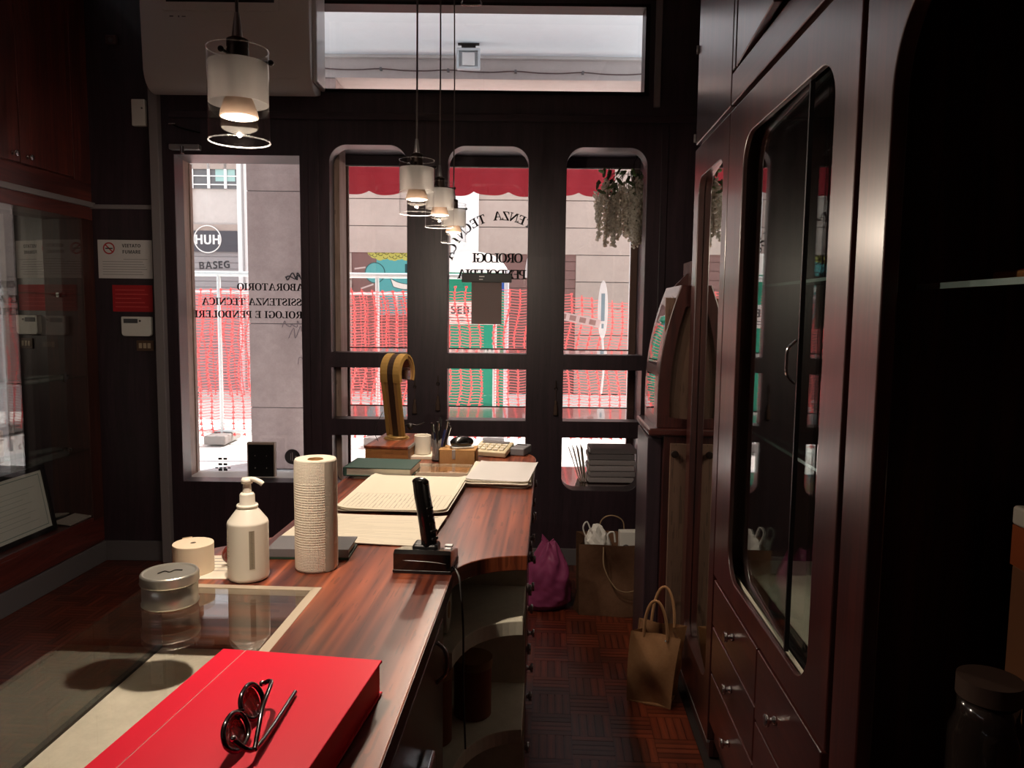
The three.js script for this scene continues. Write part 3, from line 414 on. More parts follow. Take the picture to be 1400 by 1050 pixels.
// ---------- right-hand cabinets ----------
const CD = 0.55;   // depth behind the face
function sideFace(shape, thick, bevel = 0.003) { return uvm(rot(extrude(shape, thick, bevel), 0, -Math.PI / 2, 0)); }   // drawn as (z, y), face towards -x
{
  // mirrored cabinet
  const a = thing('mirror_cabinet', 'dark wood cabinet end with a tall round-cornered mirror', 'cabinet', [XR, 0, -2.79]);
  const s = rshape(-0.285, 0.06, 0.285, 2.125, [0.004, 0.004, 0.004, 0.004]); s.holes.push(rhole(-0.2, 0.235, 0.215, 2.005, [0.06, 0.06, 0.06, 0.06]));
  part('face_panel', sideFace(s, 0.025).translate(0.025, 0, 0), M.wood, a); part('mirror', sideFace(rshape(-0.206, 0.236, 0.206, 2.004, [0.06, 0.06, 0.06, 0.06]), 0.004, 0), M.mirror, a, [0.019, 0, 0.0075], [0, -0.048, 0]);
  part('body', bb(0.075, CD, 0.0, H, -0.285, 0.285), M.wood, a); part('carcass', [bb(0.024, 0.08, 0, H, -0.285, -0.262), bb(0.024, 0.08, 0, H, 0.262, 0.285), bb(0.024, 0.08, 2.05, H, -0.27, 0.27)], M.wood, a); part('plinth', bb(0.008, 0.03, 0, 0.06, -0.285, 0.285, 0.002, 'z'), M.wood, a); part('plinth_strip', bb(0.0, 0.01, 0.052, 0.06, -0.285, 0.285), M.alu, a);
  part('upper_panel', bb(0, 0.026, 2.145, H, -0.285, 0.285, 0.004), M.wood, a); for (const y of [2.17, 2.5]) part('hinge', mv(cyl(0.006, 0.006, 0.03, 10), -0.004, y, -0.28), M.alu, a);
  // glazed cabinet
  const b = thing('glazed_cabinet', 'dark wood cabinet with sliding glass doors over chrome-knobbed drawers', 'cabinet', [XR, 0, -1.98]);
  const f = rshape(-0.515, 0.64, 0.51, 2.125, [0.004, 0.004, 0.004, 0.004]); f.holes.push(rhole(-0.335, 0.705, 0.39, 2.01, [0.09, 0.09, 0.09, 0.09]));
  part('face_frame', sideFace(f, 0.014).translate(0.014, 0, 0), M.wood, b);
  part('side', bb(0.028, CD, 0.64, 2.125, -0.515, -0.497), M.woodBack, b); part('side', bb(0.028, CD, 0.64, 2.125, 0.492, 0.51), M.woodBack, b); part('back_panel', bb(CD - 0.02, CD, 0.64, 2.125, -0.497, 0.492), M.woodBack, b);
  part('top_board', bb(0.028, CD, 2.105, 2.135, -0.515, 0.51), M.woodBack, b); part('cream_floor', bb(0.03, CD - 0.02, 0.66, 0.7, -0.497, 0.492, 0, 'z'), M.cream, b);
  part('top_track', bb(0.03, 0.075, 2.015, 2.04, -0.497, 0.492), M.darkMetal, b); part('bottom_track', bb(0.03, 0.075, 0.7, 0.708, -0.497, 0.492), M.darkMetal, b);
  const p1 = part('sliding_pane', bb(-0.002, 0.002, 0.708, 2.02, -0.345, 0.345), M.showGlass, b, [0.026, 0, -0.145], [0, -0.03, 0]); part('pane_edge', bb(-0.005, 0.005, 0.708, 2.02, 0.345, 0.353), M.black, p1); 
  const p2 = part('sliding_pane', bb(-0.002, 0.002, 0.708, 2.02, -0.345, 0.345), M.glass, b, [0.046, 0, -0.035], [0, -0.03, 0]); part('pane_edge', bb(-0.005, 0.005, 0.708, 2.02, 0.345, 0.353), M.black, p2);
  part('pull_handle', tube([[-0.002, 1.34, 0.325], [-0.02, 1.36, 0.325], [-0.022, 1.39, 0.325], [-0.02, 1.42, 0.325], [-0.002, 1.44, 0.325]], 0.004, 20, 8), M.chrome, p1);
  for (const y of [1.58, 1.12]) { const g = part('glass_shelf', bb(0.1, CD - 0.03, y, y + 0.008, -0.48, 0.475), M.greenGlass, b); part('shelf_edge', bb(0.096, 0.1, y, y + 0.008, -0.48, 0.475), M.edgeGlass, g); }
  part('lower_body', bb(0.022, CD, 0.06, 0.64, -0.515, 0.51), M.wood, b); part('plinth', bb(0.04, CD, 0, 0.06, -0.515, 0.51), M.black, b);
  const drawer = (z0, z1, y0, y1, kz) => { const d = part('drawer', bb(-0.002, 0.024, y0 + 0.004, y1 - 0.004, z0 + 0.004, z1 - 0.004, 0.004, 'z'), M.wood, b); part('knob', knobX(-1), M.chrome, d, [-0.002, (y0 + y1) / 2, kz]); };
  for (const [y0, y1] of [[0.475, 0.635], [0.315, 0.475], [0.14, 0.315]]) { drawer(-0.5, 0.025, y0, y1, -0.22); }
  for (const [y0, y1] of [[0.44, 0.635], [0.25, 0.44], [0.07, 0.25]]) { drawer(0.025, 0.5, y0, y1, 0.21); }
  part('upper_body', bb(0.03, CD, 2.135, H, -0.515, 0.51), M.woodBack, b); part('upper_rail', bb(0, 0.03, 2.145, 2.24, -0.515, 0.51, 0.004, 'z'), M.wood, b);
  const ud = part('upper_door', bb(-0.024, 0, 0, H - 2.26, 0, 0.5, 0.004), M.wood, b, [0.026, 2.25, -0.478], [0, -0.06, 0]); part('knob', knobX(-1), M.chrome, ud, [-0.024, 0.06, 0.45]); 
  part('upper_door', bb(0, 0.026, 2.25, H - 0.01, 0.03, 0.505, 0.004), M.wood, b); part('upper_stile', bb(0, 0.026, 2.25, H, -0.515, -0.482, 0.003), M.wood, b);
  // open cabinet
  const c = thing('open_cabinet', 'dark wood cabinet with a large round-cornered opening and glass shelf', 'cabinet', [XR, 0, -0.6]);
  const g = rshape(-0.845, 0.06, 0.9, H, [0.004, 0.004, 0.004, 0.004]); g.holes.push(rhole(-0.725, 0.16, 0.75, 2.02, [0.06, 0.06, 0.16, 0.16]));
  part('face_frame', sideFace(g, 0.028).translate(0.028, 0, 0), M.wood, c);
  part('side', bb(0.028, CD, 0, H, -0.845, -0.82), M.woodBack, c); part('side', bb(0.028, CD, 0, H, 0.875, 0.9), M.woodBack, c); part('back_panel', bb(CD - 0.02, CD, 0, H, -0.82, 0.875), M.woodBack, c); part('floor_board', bb(0.028, CD, 0.06, 0.14, -0.82, 0.875, 0, 'z'), M.woodBack, c); part('top_board', bb(0.028, CD, 2.06, 2.1, -0.82, 0.875), M.woodBack, c);
  const gs = part('glass_shelf', bb(0.1, CD - 0.03, 1.545, 1.555, -0.81, 0.86), M.greenGlass, c); part('shelf_edge', bb(0.096, 0.1, 1.545, 1.555, -0.81, 0.86), M.edgeGlass, gs);
  part('lower_shelf', bb(0.03, CD - 0.02, 0.575, 0.6, -0.82, 0.875, 0, 'z'), M.woodBack, c);
  const bk = thing('wood_block', 'flat brown wooden block on the glass shelf of the open cabinet', 'block', [XR + 0.27, 1.557, -1.3]); part('block', bb(-0.05, 0.05, 0, 0.02, -0.1, 0.1, 0.004, 'z'), M.honey, bk); part('felt', bb(-0.045, 0.045, 0.02, 0.022, -0.09, 0.09), M.redDark, bk);
  const jars = [[0.15, -1.2, 0.055, 0.3, 'tall dark glass jar on the lower shelf of the open cabinet'], [0.1, -1.06, 0.05, 0.2, 'short dark glass jar beside the tall jar in the open cabinet']];
  for (const [x, z, r, h, l] of jars) { const j = thing('storage_jar', l, 'jar', [XR + x, 0.601, z]); part('body', lathe([[0, 0], [r, 0], [r, h * 0.8], [r * 0.8, h * 0.9], [r * 0.8, h], [0, h]], 28), phys(0x2c2420, 0.15, { clearcoat: 1 }), j); part('lid', mv(cyl(r * 0.86, r * 0.86, 0.03, 28), 0, h + 0.015, 0), std(0x4a382f, 0.6), j); }
  const lb = thing('reflection_stand_in', 'added carton whose orange band and cream lid stand in for a reflection in the open cabinet', 'box', [XR + 0.31, 0.601, -1.22]); part('carton', bb(-0.08, 0.08, 0, 0.484, -0.08, 0.08, 0.004), std(0x8a5a3c, 0.6), lb); part('orange_band', bb(-0.082, 0.082, 0.484, 0.552, -0.082, 0.082), std(0xa8542a, 0.6), lb); part('lid', bb(-0.084, 0.084, 0.552, 0.585, -0.084, 0.084, 0.006), M.whitePlastic, lb);  // added carton; its cream and orange colours stand in for a glass reflection
}
{ // arched clock-case cabinet beyond the mirror
  const t = thing('arched_display_case', 'narrow arched wooden display case with glazed curved side beside the mirror', 'display case', [0.6, 0, -3.13]);
  const w0 = 0.2, prof = (y) => { const k = Math.max(0, (y - 1.05) / 0.58); return -(0.155 + 0.02 * Math.sin(Math.min(1, k) * 1.2)) * (1 - Math.pow(k, 2.2) * 0.62); };
  part('base_body', bb(-0.125, 0.18, 0, 1.0, -0.4, 0, 0.004), M.wood, t); part('base_door', bb(-0.1, 0.1, 0.06, 0.97, 0, 0.012, 0.004), M.panelBrown, t); part('knob', rot(knob(), Math.PI / 2, 0, 0), M.bronze, t, [-0.085, 0.93, 0.012]);
  part('side_moulding', bb(-0.185, -0.125, 0.0, 0.985, -0.4, -0.04, 0.006), M.woodFront, t); part('waist_moulding', bb(-0.19, 0.18, 1.0, 1.03, -0.41, 0.015, 0.008, 'x'), M.wood, t);
  const s = new THREE.Shape(), pts = []; for (let k = 0; k <= 14; k++) { const y = 1.03 + 0.58 * k / 14; pts.push([prof(y), y]); }
  s.moveTo(0.18, 1.03); s.lineTo(pts[0][0], 1.03); pts.forEach(([x, y]) => s.lineTo(x, y)); s.lineTo(0.18, 1.61);
  const inner = new THREE.Path(); inner.moveTo(0.12, 1.05); pts.slice(1, 13).forEach(([x, y]) => inner.lineTo(x + 0.045, y)); inner.lineTo(0.12, 1.54); inner.lineTo(0.12, 1.05); s.holes.push(inner);
  part('arch_front', uvm(extrude(s, 0.03, 0.004).translate(0, 0, -0.03)), M.wood, t); part('brown_panel', bb(-0.13, 0.15, 1.03, 1.56, -0.036, -0.024), M.panelBrown, t);
  // curved side with two panes: frame strips follow the arch
  const band = (z0, z1, k0, k1, th) => { const sh = new THREE.Shape(); const seg = pts.slice(k0, k1 + 1); sh.moveTo(seg[0][0], seg[0][1]); seg.forEach(([x, y]) => sh.lineTo(x, y)); seg.slice().reverse().forEach(([x, y]) => sh.lineTo(x + th, y)); return extrude(sh, z1 - z0).translate(0, 0, z0); };
  part('side_frame', [band(-0.4, -0.35, 0, 14, 0.02), band(-0.09, -0.03, 0, 14, 0.02), band(-0.35, -0.09, 0, 1, 0.02), band(-0.35, -0.09, 5, 6, 0.02), band(-0.35, -0.09, 13, 14, 0.02)], M.wood, t);
  part('side_pane', band(-0.35, -0.09, 1, 5, 0.006), M.glass, t); part('side_pane', band(-0.35, -0.09, 6, 13, 0.006), M.glass, t);
  part('back_wall', bb(0.0, 0.18, 1.03, 1.72, -0.4, -0.04), M.woodBack, t); const cr = new THREE.Shape(); cr.moveTo(-0.06, 1.61); cr.lineTo(0.18, 1.61); cr.lineTo(0.18, 1.74); cr.quadraticCurveTo(0.02, 1.72, -0.06, 1.61); part('crest', uvm(extrude(cr, 0.03, 0.004).translate(0, 0, -0.3)), M.wood, t);
}
// ---------- counter ----------
const CT = 0.95;
{
  const top = thing('worktop', 'glossy reddish wood counter top with a concave curved notch', 'counter top', [0, 0, 0]);
  // outline in (x, -z)
  const s = new THREE.Shape(); s.moveTo(-0.443, 0.3); s.lineTo(-0.195, 0.3); s.lineTo(-0.195, 1.56); s.bezierCurveTo(-0.185, 1.64, -0.12, 1.685, -0.042, 1.69); s.lineTo(-0.042, 2.83); s.bezierCurveTo(-0.05, 2.95, -0.13, 3.04, -0.25, 3.05); s.lineTo(-0.66, 3.05); s.lineTo(-0.66, 1.78); s.lineTo(-0.79, 1.66); s.lineTo(-0.79, 1.455); s.lineTo(-0.443, 1.455); s.lineTo(-0.443, 0.3);
  part('board', uvm(rot(extrude(s, 0.035, 0.002, 16), -Math.PI / 2, 0, 0).translate(0, CT - 0.035, 0), 'z'), M.woodTop, top);
  part('edge_band', [bb(-0.197, -0.1945, CT - 0.033, CT - 0.001, -1.55, -0.3), bb(-0.0425, -0.041, CT - 0.033, CT - 0.001, -2.82, -1.7)], std(0x4a2018, 0.4), top);
  const cs = thing('counter_showcase', 'glass-topped showcase with cream lining let into the counter', 'showcase', [-0.617, 0, -0.88]);
  part('glass_top', bb(-0.173, 0.168, CT - 0.007, CT - 0.001, -0.568, 0.6), M.glass, cs); part('pale_bead', [bb(0.158, 0.1755, CT - 0.012, CT + 0.0004, -0.5765, 0.6), bb(-0.173, 0.159, CT - 0.012, CT + 0.0004, -0.5765, -0.559)], std(0xb7a793, 0.5), cs);
  part('front_glass', bb(-0.176, -0.17, 0.805, CT - 0.008, -0.568, 0.6), M.greenGlass, cs); part('cream_base', bb(-0.173, 0.174, 0.78, 0.8, -0.61, 0.6, 0, 'z'), M.cream, cs); part('base_edge', bb(-0.182, -0.17, 0.78, 0.806, -0.61, 0.6), M.darkMetal, cs);
  part('inner_side', bb(0.176, 0.19, 0.78, CT - 0.036, -0.6, 0.6, 0, 'z'), M.cream, cs); part('inner_end', bb(-0.17, 0.176, 0.8, CT - 0.036, -0.625, -0.61, 0, 'x'), M.woodTop, cs);
  part('lower_body', bb(-0.17, 0.19, 0.0, 0.78, -0.62, 0.6, 0.003), M.wood, cs);
  // near cupboard section
  const nb = thing('counter_cupboard', 'dark glossy counter cupboard under the near end of the counter', 'cabinet', [-0.32, 0, -0.9]);
  part('body', bb(-0.1, 0.1, 0.06, CT - 0.036, -0.58, 0.58, 0.003), M.wood, nb); part('plinth', bb(-0.1, 0.08, 0, 0.06, -0.56, 0.58), M.black, nb);
  const dr = part('door', bb(0.1, 0.118, 0.08, CT - 0.06, -0.575, -0.05, 0.004), M.wood, nb); part('hinge', [bb(0.118, 0.14, 0.72, 0.76, -0.33, -0.27, 0.006), bb(0.112, 0.128, 0.7, 0.72, -0.31, -0.29, 0.004)], M.chrome, dr); part('handle', tube([[0.118, 0.8, -0.48], [0.136, 0.82, -0.48], [0.136, 0.86, -0.48], [0.118, 0.88, -0.48]], 0.004, 14, 8), M.chrome, dr);
  part('door', bb(0.1, 0.118, 0.08, CT - 0.06, -0.045, 0.57, 0.004), M.wood, nb);
  // curved open shelves
  const sh = thing('curved_shelves', 'open curved shelves with cream boards under the counter notch', 'shelf', [-0.3, 0, -1.6]);
  const cv = new THREE.Shape(); cv.moveTo(-0.3, -0.08); cv.lineTo(0.11, -0.08); cv.bezierCurveTo(0.125, 0.05, 0.19, 0.09, 0.25, 0.095); cv.lineTo(0.25, 0.32); cv.lineTo(-0.3, 0.32); cv.lineTo(-0.3, -0.08);
  for (const y of [0.76, 0.5, 0.1]) part('shelf_board', rot(extrude(cv, 0.035, 0.002, 12), -Math.PI / 2, 0, 0).translate(0, y, 0), M.cream, sh);
  part('back_panel', bb(-0.3, 0.25, 0.1, CT - 0.036, -0.338, -0.32), M.cream, sh); part('side_panel', bb(-0.32, -0.3, 0.06, CT - 0.036, -0.338, 0.06), M.woodBack, sh);
  // far drawer section
  const fb = thing('drawer_unit', 'dark drawer section under the far counter with chrome knobs', 'drawer unit', [-0.36, 0, -2.5]);
  part('body', bb(-0.29, 0.275, 0.06, CT - 0.036, -0.45, 0.53, 0.003), M.wood, fb); part('plinth', bb(-0.28, 0.25, 0, 0.06, -0.44, 0.52), M.black, fb); part('end_post', bb(0.25, 0.312, 0.0, CT - 0.036, 0.53, 0.555, 0.003), M.wood, fb);
  for (const [z0, z1] of [[0.04, 0.525], [-0.445, 0.035]]) for (const [y0, y1] of [[0.8, 0.905], [0.66, 0.795], [0.46, 0.655], [0.08, 0.455]]) { const d = part('drawer', bb(0.275, 0.295, y0, y1, z0, z1, 0.003, 'z'), M.wood, fb); for (const q of [0.2, 0.8]) part('knob', knobX(1), M.chrome, d, [0.295, (y0 + y1) / 2, z0 + (z1 - z0) * q]); }
  // things on the curved shelves
  const pl = thing('paper_spool', 'pale rolled paper spool on the upper curved shelf', 'roll', [-0.24, 0.797, -1.62]); part('roll', rot(lathe([[0.018, -0.03], [0.05, -0.03], [0.05, 0.03], [0.018, 0.03], [0.018, -0.03]], 32), 0, 0, Math.PI / 2).translate(0, 0.05, 0), M.paper, pl); part('core', rot(cyl(0.018, 0.018, 0.062, 20), 0, 0, Math.PI / 2).translate(0, 0.05, 0), M.card, pl);
  for (const [x, z, h, l] of [[-0.25, -1.64, 0.15, 'taller brown cylindrical tin on the middle curved shelf'], [-0.17, -1.76, 0.12, 'shorter brown cylindrical tin behind on the middle curved shelf']]) { const q = thing('brown_tin', l, 'tin', [x, 0.537, z]); part('body', mv(cyl(0.045, 0.045, h, 28), 0, h / 2, 0), std(0x7a3d1c, 0.5), q); part('lid', mv(cyl(0.047, 0.047, 0.02, 28), 0, h + 0.01, 0), std(0x8f6a40, 0.5), q); }
  const rb = thing('red_cloth_bag', 'small dark red pouch on the lowest curved shelf', 'pouch', [-0.24, 0.137, -1.66]); part('pouch', lathe([[0, 0], [0.06, 0.005], [0.07, 0.05], [0.05, 0.1], [0.02, 0.13], [0.03, 0.15], [0, 0.15]], 20), M.redDark, rb); part('cord', mv(rot(new THREE.TorusGeometry(0.022, 0.004, 6, 20), Math.PI / 2, 0, 0), 0, 0.13, 0), M.grey, rb);
}
// ---------- pendants ----------
[['clear and frosted glass pendant lamp hanging nearest the air conditioner', -0.529, -1.31, 1.855, 1.55], ['glass pendant lamp hanging first in the row before the display windows', -0.386, -2.23, 1.85], ['glass pendant lamp hanging second in the row before the display windows', -0.386, -2.69, 1.862], ['glass pendant lamp hanging last in the row nearest the shop front', -0.389, -3.1, 1.845]].forEach(([label, x, z, y, power = 0.55]) => {
  const t = thing('pendant_lamp', label, 'pendant lamp', [x, y - 0.075, z], 0, 'pendant lamps over the counter'), R = 0.05;
  const shade = part('glass_shade', lathe([[R - 0.001, 0.15], [R, 0.151], [R, 0.001], [R - 0.001, 0]], 48), M.glass, t);
  part('rim', [rot(new THREE.TorusGeometry(R, 0.0012, 8, 48), Math.PI / 2, 0, 0), rot(new THREE.TorusGeometry(R, 0.001, 8, 48), Math.PI / 2, 0, 0).translate(0, 0.15, 0)], phys(0xffffff, 0.03, { transmission: 0.94, thickness: 0, ior: 1.6 }), shade);
  part('frosted_band', lathe([[R - 0.0015, 0.062], [R - 0.0015, 0.128]], 48), M.frost, shade);
  part('socket', lathe([[0, 0.17], [0.01, 0.17], [0.018, 0.166], [0.018, 0.155], [0.0165, 0.153], [0.018, 0.15], [0.018, 0.12], [0.016, 0.075], [0, 0.075]], 28), M.bronze, t);
  part('arm', [0, 1, 2].map((k) => rot(cyl(0.0025, 0.0025, R + 0.004, 8), 0, 0, Math.PI / 2).translate((R + 0.004) / 2, 0.135, 0).rotateY(0.4 + k * 2.094)), M.darkMetal, t);
  part('arm_nut', [0, 1, 2].map((k) => mv(new THREE.SphereGeometry(0.005, 10, 8), R + 0.003, 0.135, 0).rotateY(0.4 + k * 2.094)), M.darkMetal, t);
  part('bulb', lathe([[0.017, 0.078], [0.024, 0.068], [0.03, 0.05], [0.0315, 0.042], [0.0315, 0.04], [0.028, 0.04]], 32), std(0xb59a86, 0.5), t);
  part('bulb_face', lathe([[0, 0.0365], [0.018, 0.037], [0.028, 0.0395], [0.03, 0.041], [0.0, 0.0415]], 32), new THREE.MeshStandardMaterial({ color: 0xfff1dc, emissive: LAMP, emissiveIntensity: 6 }), t);
  part('cord_grip', lathe([[0, 0.21], [0.004, 0.21], [0.009, 0.172], [0, 0.17]], 16), M.alu, t);
  const cord = part('cord', tube([[0, 0.205, 0], [0.002, 0.6, 0.001], [0, 1.0, 0], [0, H - (y - 0.075) - 0.03, 0]], 0.0028, 30, 6), std(0x6e6664, 0.5), t); part('ceiling_rose', mv(cyl(0.05, 0.055, 0.03, 28), 0, H - (y - 0.075) - 0.015, 0), M.alu, t);
  const l = new THREE.SpotLight(LAMP, LAMP_POWER * power, 0, 1.1, 0.55, 2); l.position.set(0, 0.033, 0); l.target.position.set(0, -1, 0); l.castShadow = true; l.shadow.radius = 1.3; t.add(l, l.target); l.name = 'lamp_light'; l.target.name = 'lamp_target';
  const o = new THREE.PointLight(LAMP, LAMP_SPILL, 0, 2); o.position.set(0, 0.032, 0); o.castShadow = true; o.shadow.radius = 0.2; o.name = 'lamp_spill'; t.add(o);
});
// ---------- things on the counter ----------
const bumpPaper = dataTex(256, (() => { const n = noiseTile(32, 301); return (u, v) => { const q = Math.pow(Math.abs(Math.sin(u * Math.PI * 40) * Math.sin(v * Math.PI * 40)), 0.5) * 200 + n(u * 32, v * 32) * 55; return [q, q, q]; }; })(), false, 1);
{ // soap bottle
  const t = thing('soap_dispenser', 'cream plastic pump bottle standing at the glass edge of the counter', 'soap bottle', [-0.606, CT, -1.5]);
  part('bottle', lathe([[0, 0], [0.034, 0], [0.039, 0.003], [0.0405, 0.008], [0.0405, 0.116], [0.039, 0.121], [0.021, 0.145], [0.019, 0.149], [0, 0.149]], 48), M.whitePlastic, t);
  part('collar', lathe([[0, 0.148], [0.0205, 0.148], [0.0215, 0.151], [0.0205, 0.154], [0.015, 0.155], [0.0148, 0.174], [0.012, 0.178], [0, 0.178]], 32), M.whitePlastic, t);
  part('pump_stem', mv(cyl(0.0075, 0.009, 0.022, 20), 0, 0.188, 0), M.whitePlastic, t);
  part('nozzle', [mv(lathe([[0, 0.0], [0.011, 0], [0.0115, 0.006], [0.009, 0.011], [0, 0.012]], 20), 0, 0.197, 0), tube([[0, 0.204, 0], [0.015, 0.205, 0.001], [0.028, 0.2, 0.002], [0.033, 0.196, 0.002]], 0.0055, 16, 8)], M.whitePlastic, t);
  const wrap = (r, a0, da, y0, y1) => mv(new THREE.CylinderGeometry(r, r, y1 - y0, 16, 1, true, a0, da), 0, (y0 + y1) / 2, 0);
  part('label_strip', wrap(0.0409, 0.42, 0.26, 0.03, 0.108), new THREE.MeshStandardMaterial({ roughness: 0.6, map: canvasTex(64, 400, (c) => { c.fillStyle = '#9a8f7c'; c.fillRect(0, 0, 64, 400); c.strokeStyle = '#6e6656'; c.lineWidth = 4; for (let k = 0; k < 30; k++) { c.beginPath(); c.moveTo(18 + (k * 7) % 9, 14 + k * 12.6); c.lineTo(46 - (k * 5) % 9, 20 + k * 12.6); c.stroke(); } }) }), t);
  part('label_print', wrap(0.0408, -1.15, 0.5, 0.022, 0.088), new THREE.MeshStandardMaterial({ roughness: 0.5, map: canvasTex(128, 256, (c) => { c.fillStyle = '#eae3d4'; c.fillRect(0, 0, 128, 256); c.fillStyle = '#a39a88'; for (let k = 0; k < 14; k++) c.fillRect(12, 10 + k * 17, 40 + (k * 37) % 66, 5); }) }), t);
}
{ // paper towel
  const t = thing('paper_towel_roll', 'upright roll of embossed white paper towel on the counter', 'paper towel', [-0.488, CT, -1.575]);
  const g = lathe([[0.0165, 0.234], [0.0165, 0.001], [0.043, 0], [0.0445, 0.004], [0.045, 0.05], [0.0445, 0.12], [0.045, 0.19], [0.0442, 0.232], [0.042, 0.236], [0.0165, 0.234]], 72);
  const tex = bumpPaper.clone(); tex.repeat.set(2, 3); tex.needsUpdate = true;
  part('paper', g, std(0xece2cf, 0.95, { bumpMap: tex, bumpScale: 0.0012 }), t); part('cardboard_core', lathe([[0.0165, 0.233], [0.0162, 0.235], [0.0155, 0.235], [0.0155, 0.002], [0.0165, 0.002]], 32), M.card, t);
  part('loose_edge', new THREE.CylinderGeometry(0.0458, 0.0458, 0.232, 12, 1, true, 0.7, 0.5).translate(0, 0.118, 0), std(0xece2cf, 0.95, { bumpMap: tex, bumpScale: 0.0012, side: THREE.DoubleSide }), t);
}
{ // tin
  const t = thing('metal_tin', 'round brushed metal tin with a lid on the glass showcase', 'tin', [-0.7, CT, -1.36]), br = std(0xd6d2c6, 0.36, { metalness: 0.85 });
  part('body', lathe([[0, 0], [0.049, 0], [0.0505, 0.0015], [0.0505, 0.004], [0.049, 0.006], [0.049, 0.045], [0, 0.045]], 56), br, t);
  part('lid', lathe([[0.05, 0.04], [0.0515, 0.0405], [0.0525, 0.043], [0.0515, 0.046], [0.0515, 0.056], [0.049, 0.06], [0.046, 0.0595], [0.044, 0.058], [0, 0.0585]], 56), br, t); part('embossed_mark', rot(tube([[-0.02, 0.0592, 0.004], [-0.008, 0.0592, -0.004], [0, 0.0592, 0.004], [0.01, 0.0592, -0.004], [0.022, 0.0592, 0.001]], 0.0012, 24, 5), 0, 0.5, 0), M.darkMetal, t);
}
{ // till roll + sheet + keys
  const t = thing('till_roll', 'small cream till paper roll behind the metal tin', 'paper roll', [-0.735, CT + 0.001, -1.53]);
  part('paper', lathe([[0.0055, 0.06], [0.0055, 0], [0.04, 0], [0.0405, 0.002], [0.0405, 0.058], [0.04, 0.06], [0.03, 0.0595], [0.0295, 0.0602], [0.0055, 0.06]], 48), std(0xe3d0b6, 0.85), t); part('loose_end', new THREE.CylinderGeometry(0.0415, 0.0412, 0.059, 8, 1, true, 3.6, 0.5).translate(-0.001, 0.032, 0), std(0xe3d0b6, 0.85, { side: THREE.DoubleSide }), t); part('core', mv(cyl(0.0054, 0.0054, 0.058, 16), 0, 0.03, 0), M.black, t);
  const s = thing('note_sheet', 'white note sheet under the keys between the till roll and the pump bottle', 'paper', [-0.68, CT, -1.56], 0.1); part('sheet', bb(-0.05, 0.05, 0, 0.001, -0.075, 0.075), M.paper, s); part('printed_lines', [0, 1, 2, 3, 4].map((k) => bb(-0.04, 0.03, 0.001, 0.0013, -0.055 + k * 0.02, -0.053 + k * 0.02)), M.grey, s);
  const k = thing('key_bunch', 'bunch of keys with a red-brown fob beside the till roll', 'keys', [-0.665, CT + 0.001, -1.57]);
  part('fob', rot(new THREE.TorusGeometry(0.018, 0.0065, 10, 28), 0.25, 0.7, 0).translate(-0.002, 0.026, 0), phys(0x6e1a14, 0.25, { clearcoat: 1 }), k); part('ring', rot(new THREE.TorusGeometry(0.012, 0.0013, 8, 24), 1.2, 0, 0).translate(0.018, 0.012, 0.01), M.chrome, k);
  for (let q = 0; q < 4; q++) { const s2 = rshape(-0.002, 0, 0.003, 0.032, [0.001, 0.001, 0, 0]); const h = new THREE.Shape(); h.absellipse(0, 0.04, 0.009, 0.0095, 0, 6.283); part('key', [rot(extrude(s2, 0.002), -1.2 + q * 0.2, q * 0.7, 0).translate(0.02, 0.003 + q * 0.003, 0.004), rot(extrude(h, 0.002), -1.2 + q * 0.2, q * 0.7, 0).translate(0.02, 0.003 + q * 0.003, 0.004)], q % 2 ? M.chrome : std(0x8a6a3c, 0.35, { metalness: 1 }), k); }
}
{ // grey ledger
  const t = thing('grey_ledger', 'grey ledger with a green edge behind the paper towel roll', 'book', [-0.535, CT, -1.67], 0.05);
  part('pages', bb(-0.075, 0.095, 0.003, 0.021, -0.045, 0.046), M.paperEdge, t); part('cover', [bb(-0.08, 0.1, 0.021, 0.024, -0.05, 0.05, 0.001), bb(-0.08, 0.1, 0.006, 0.022, 0.047, 0.05)], std(0x6c6a6d, 0.6), t); part('green_edge', bb(-0.08, 0.1, 0, 0.006, -0.05, 0.05, 0.001), std(0x1f3a2a, 0.6), t);
}
function wavy(w, d, lift, th, sd) { // a slightly buckled sheet of paper with real thickness
  const g = new THREE.BoxGeometry(w, th, d, 24, 1, 24), p = g.attributes.position;
  for (let i = 0; i < p.count; i++) { const x = p.getX(i) / w, z = p.getZ(i) / d; p.setY(i, p.getY(i) + th / 2 + lift * (0.35 + 0.35 * Math.sin(x * 5 + sd) * Math.cos(z * 4 + sd * 2)) + lift * Math.pow(Math.max(0, Math.abs(x) - 0.38) * 8, 2)); }
  g.computeVertexNormals(); return g;
}
const printed = (sd, dense) => canvasTex(512, 720, (c) => { c.fillStyle = '#ddd3bf'; c.fillRect(0, 0, 512, 720); let q = sd; const r = () => { q = (q * 1664525 + 1013904223) % 4294967296; return q / 4294967296; }; c.fillStyle = '#b3a999'; if (dense) { c.strokeStyle = '#a59a8b'; c.lineWidth = 2; c.strokeRect(22, 430, 470, 262); for (let k = 0; k < 22; k++) { c.beginPath(); c.moveTo(40 + k * 20, 436); c.lineTo(40 + k * 20, 686); c.stroke(); } for (let k = 0; k < 60; k++) c.fillRect(42 + Math.floor(r() * 21) * 20, 445 + r() * 220, 3, 12 + r() * 40); } else { for (let k = 0; k < 26; k++) c.fillRect(40, 60 + k * 25, 120 + r() * 300, 4); c.fillStyle = '#4a4540'; c.fillRect(440, 30, 40, 10); } });
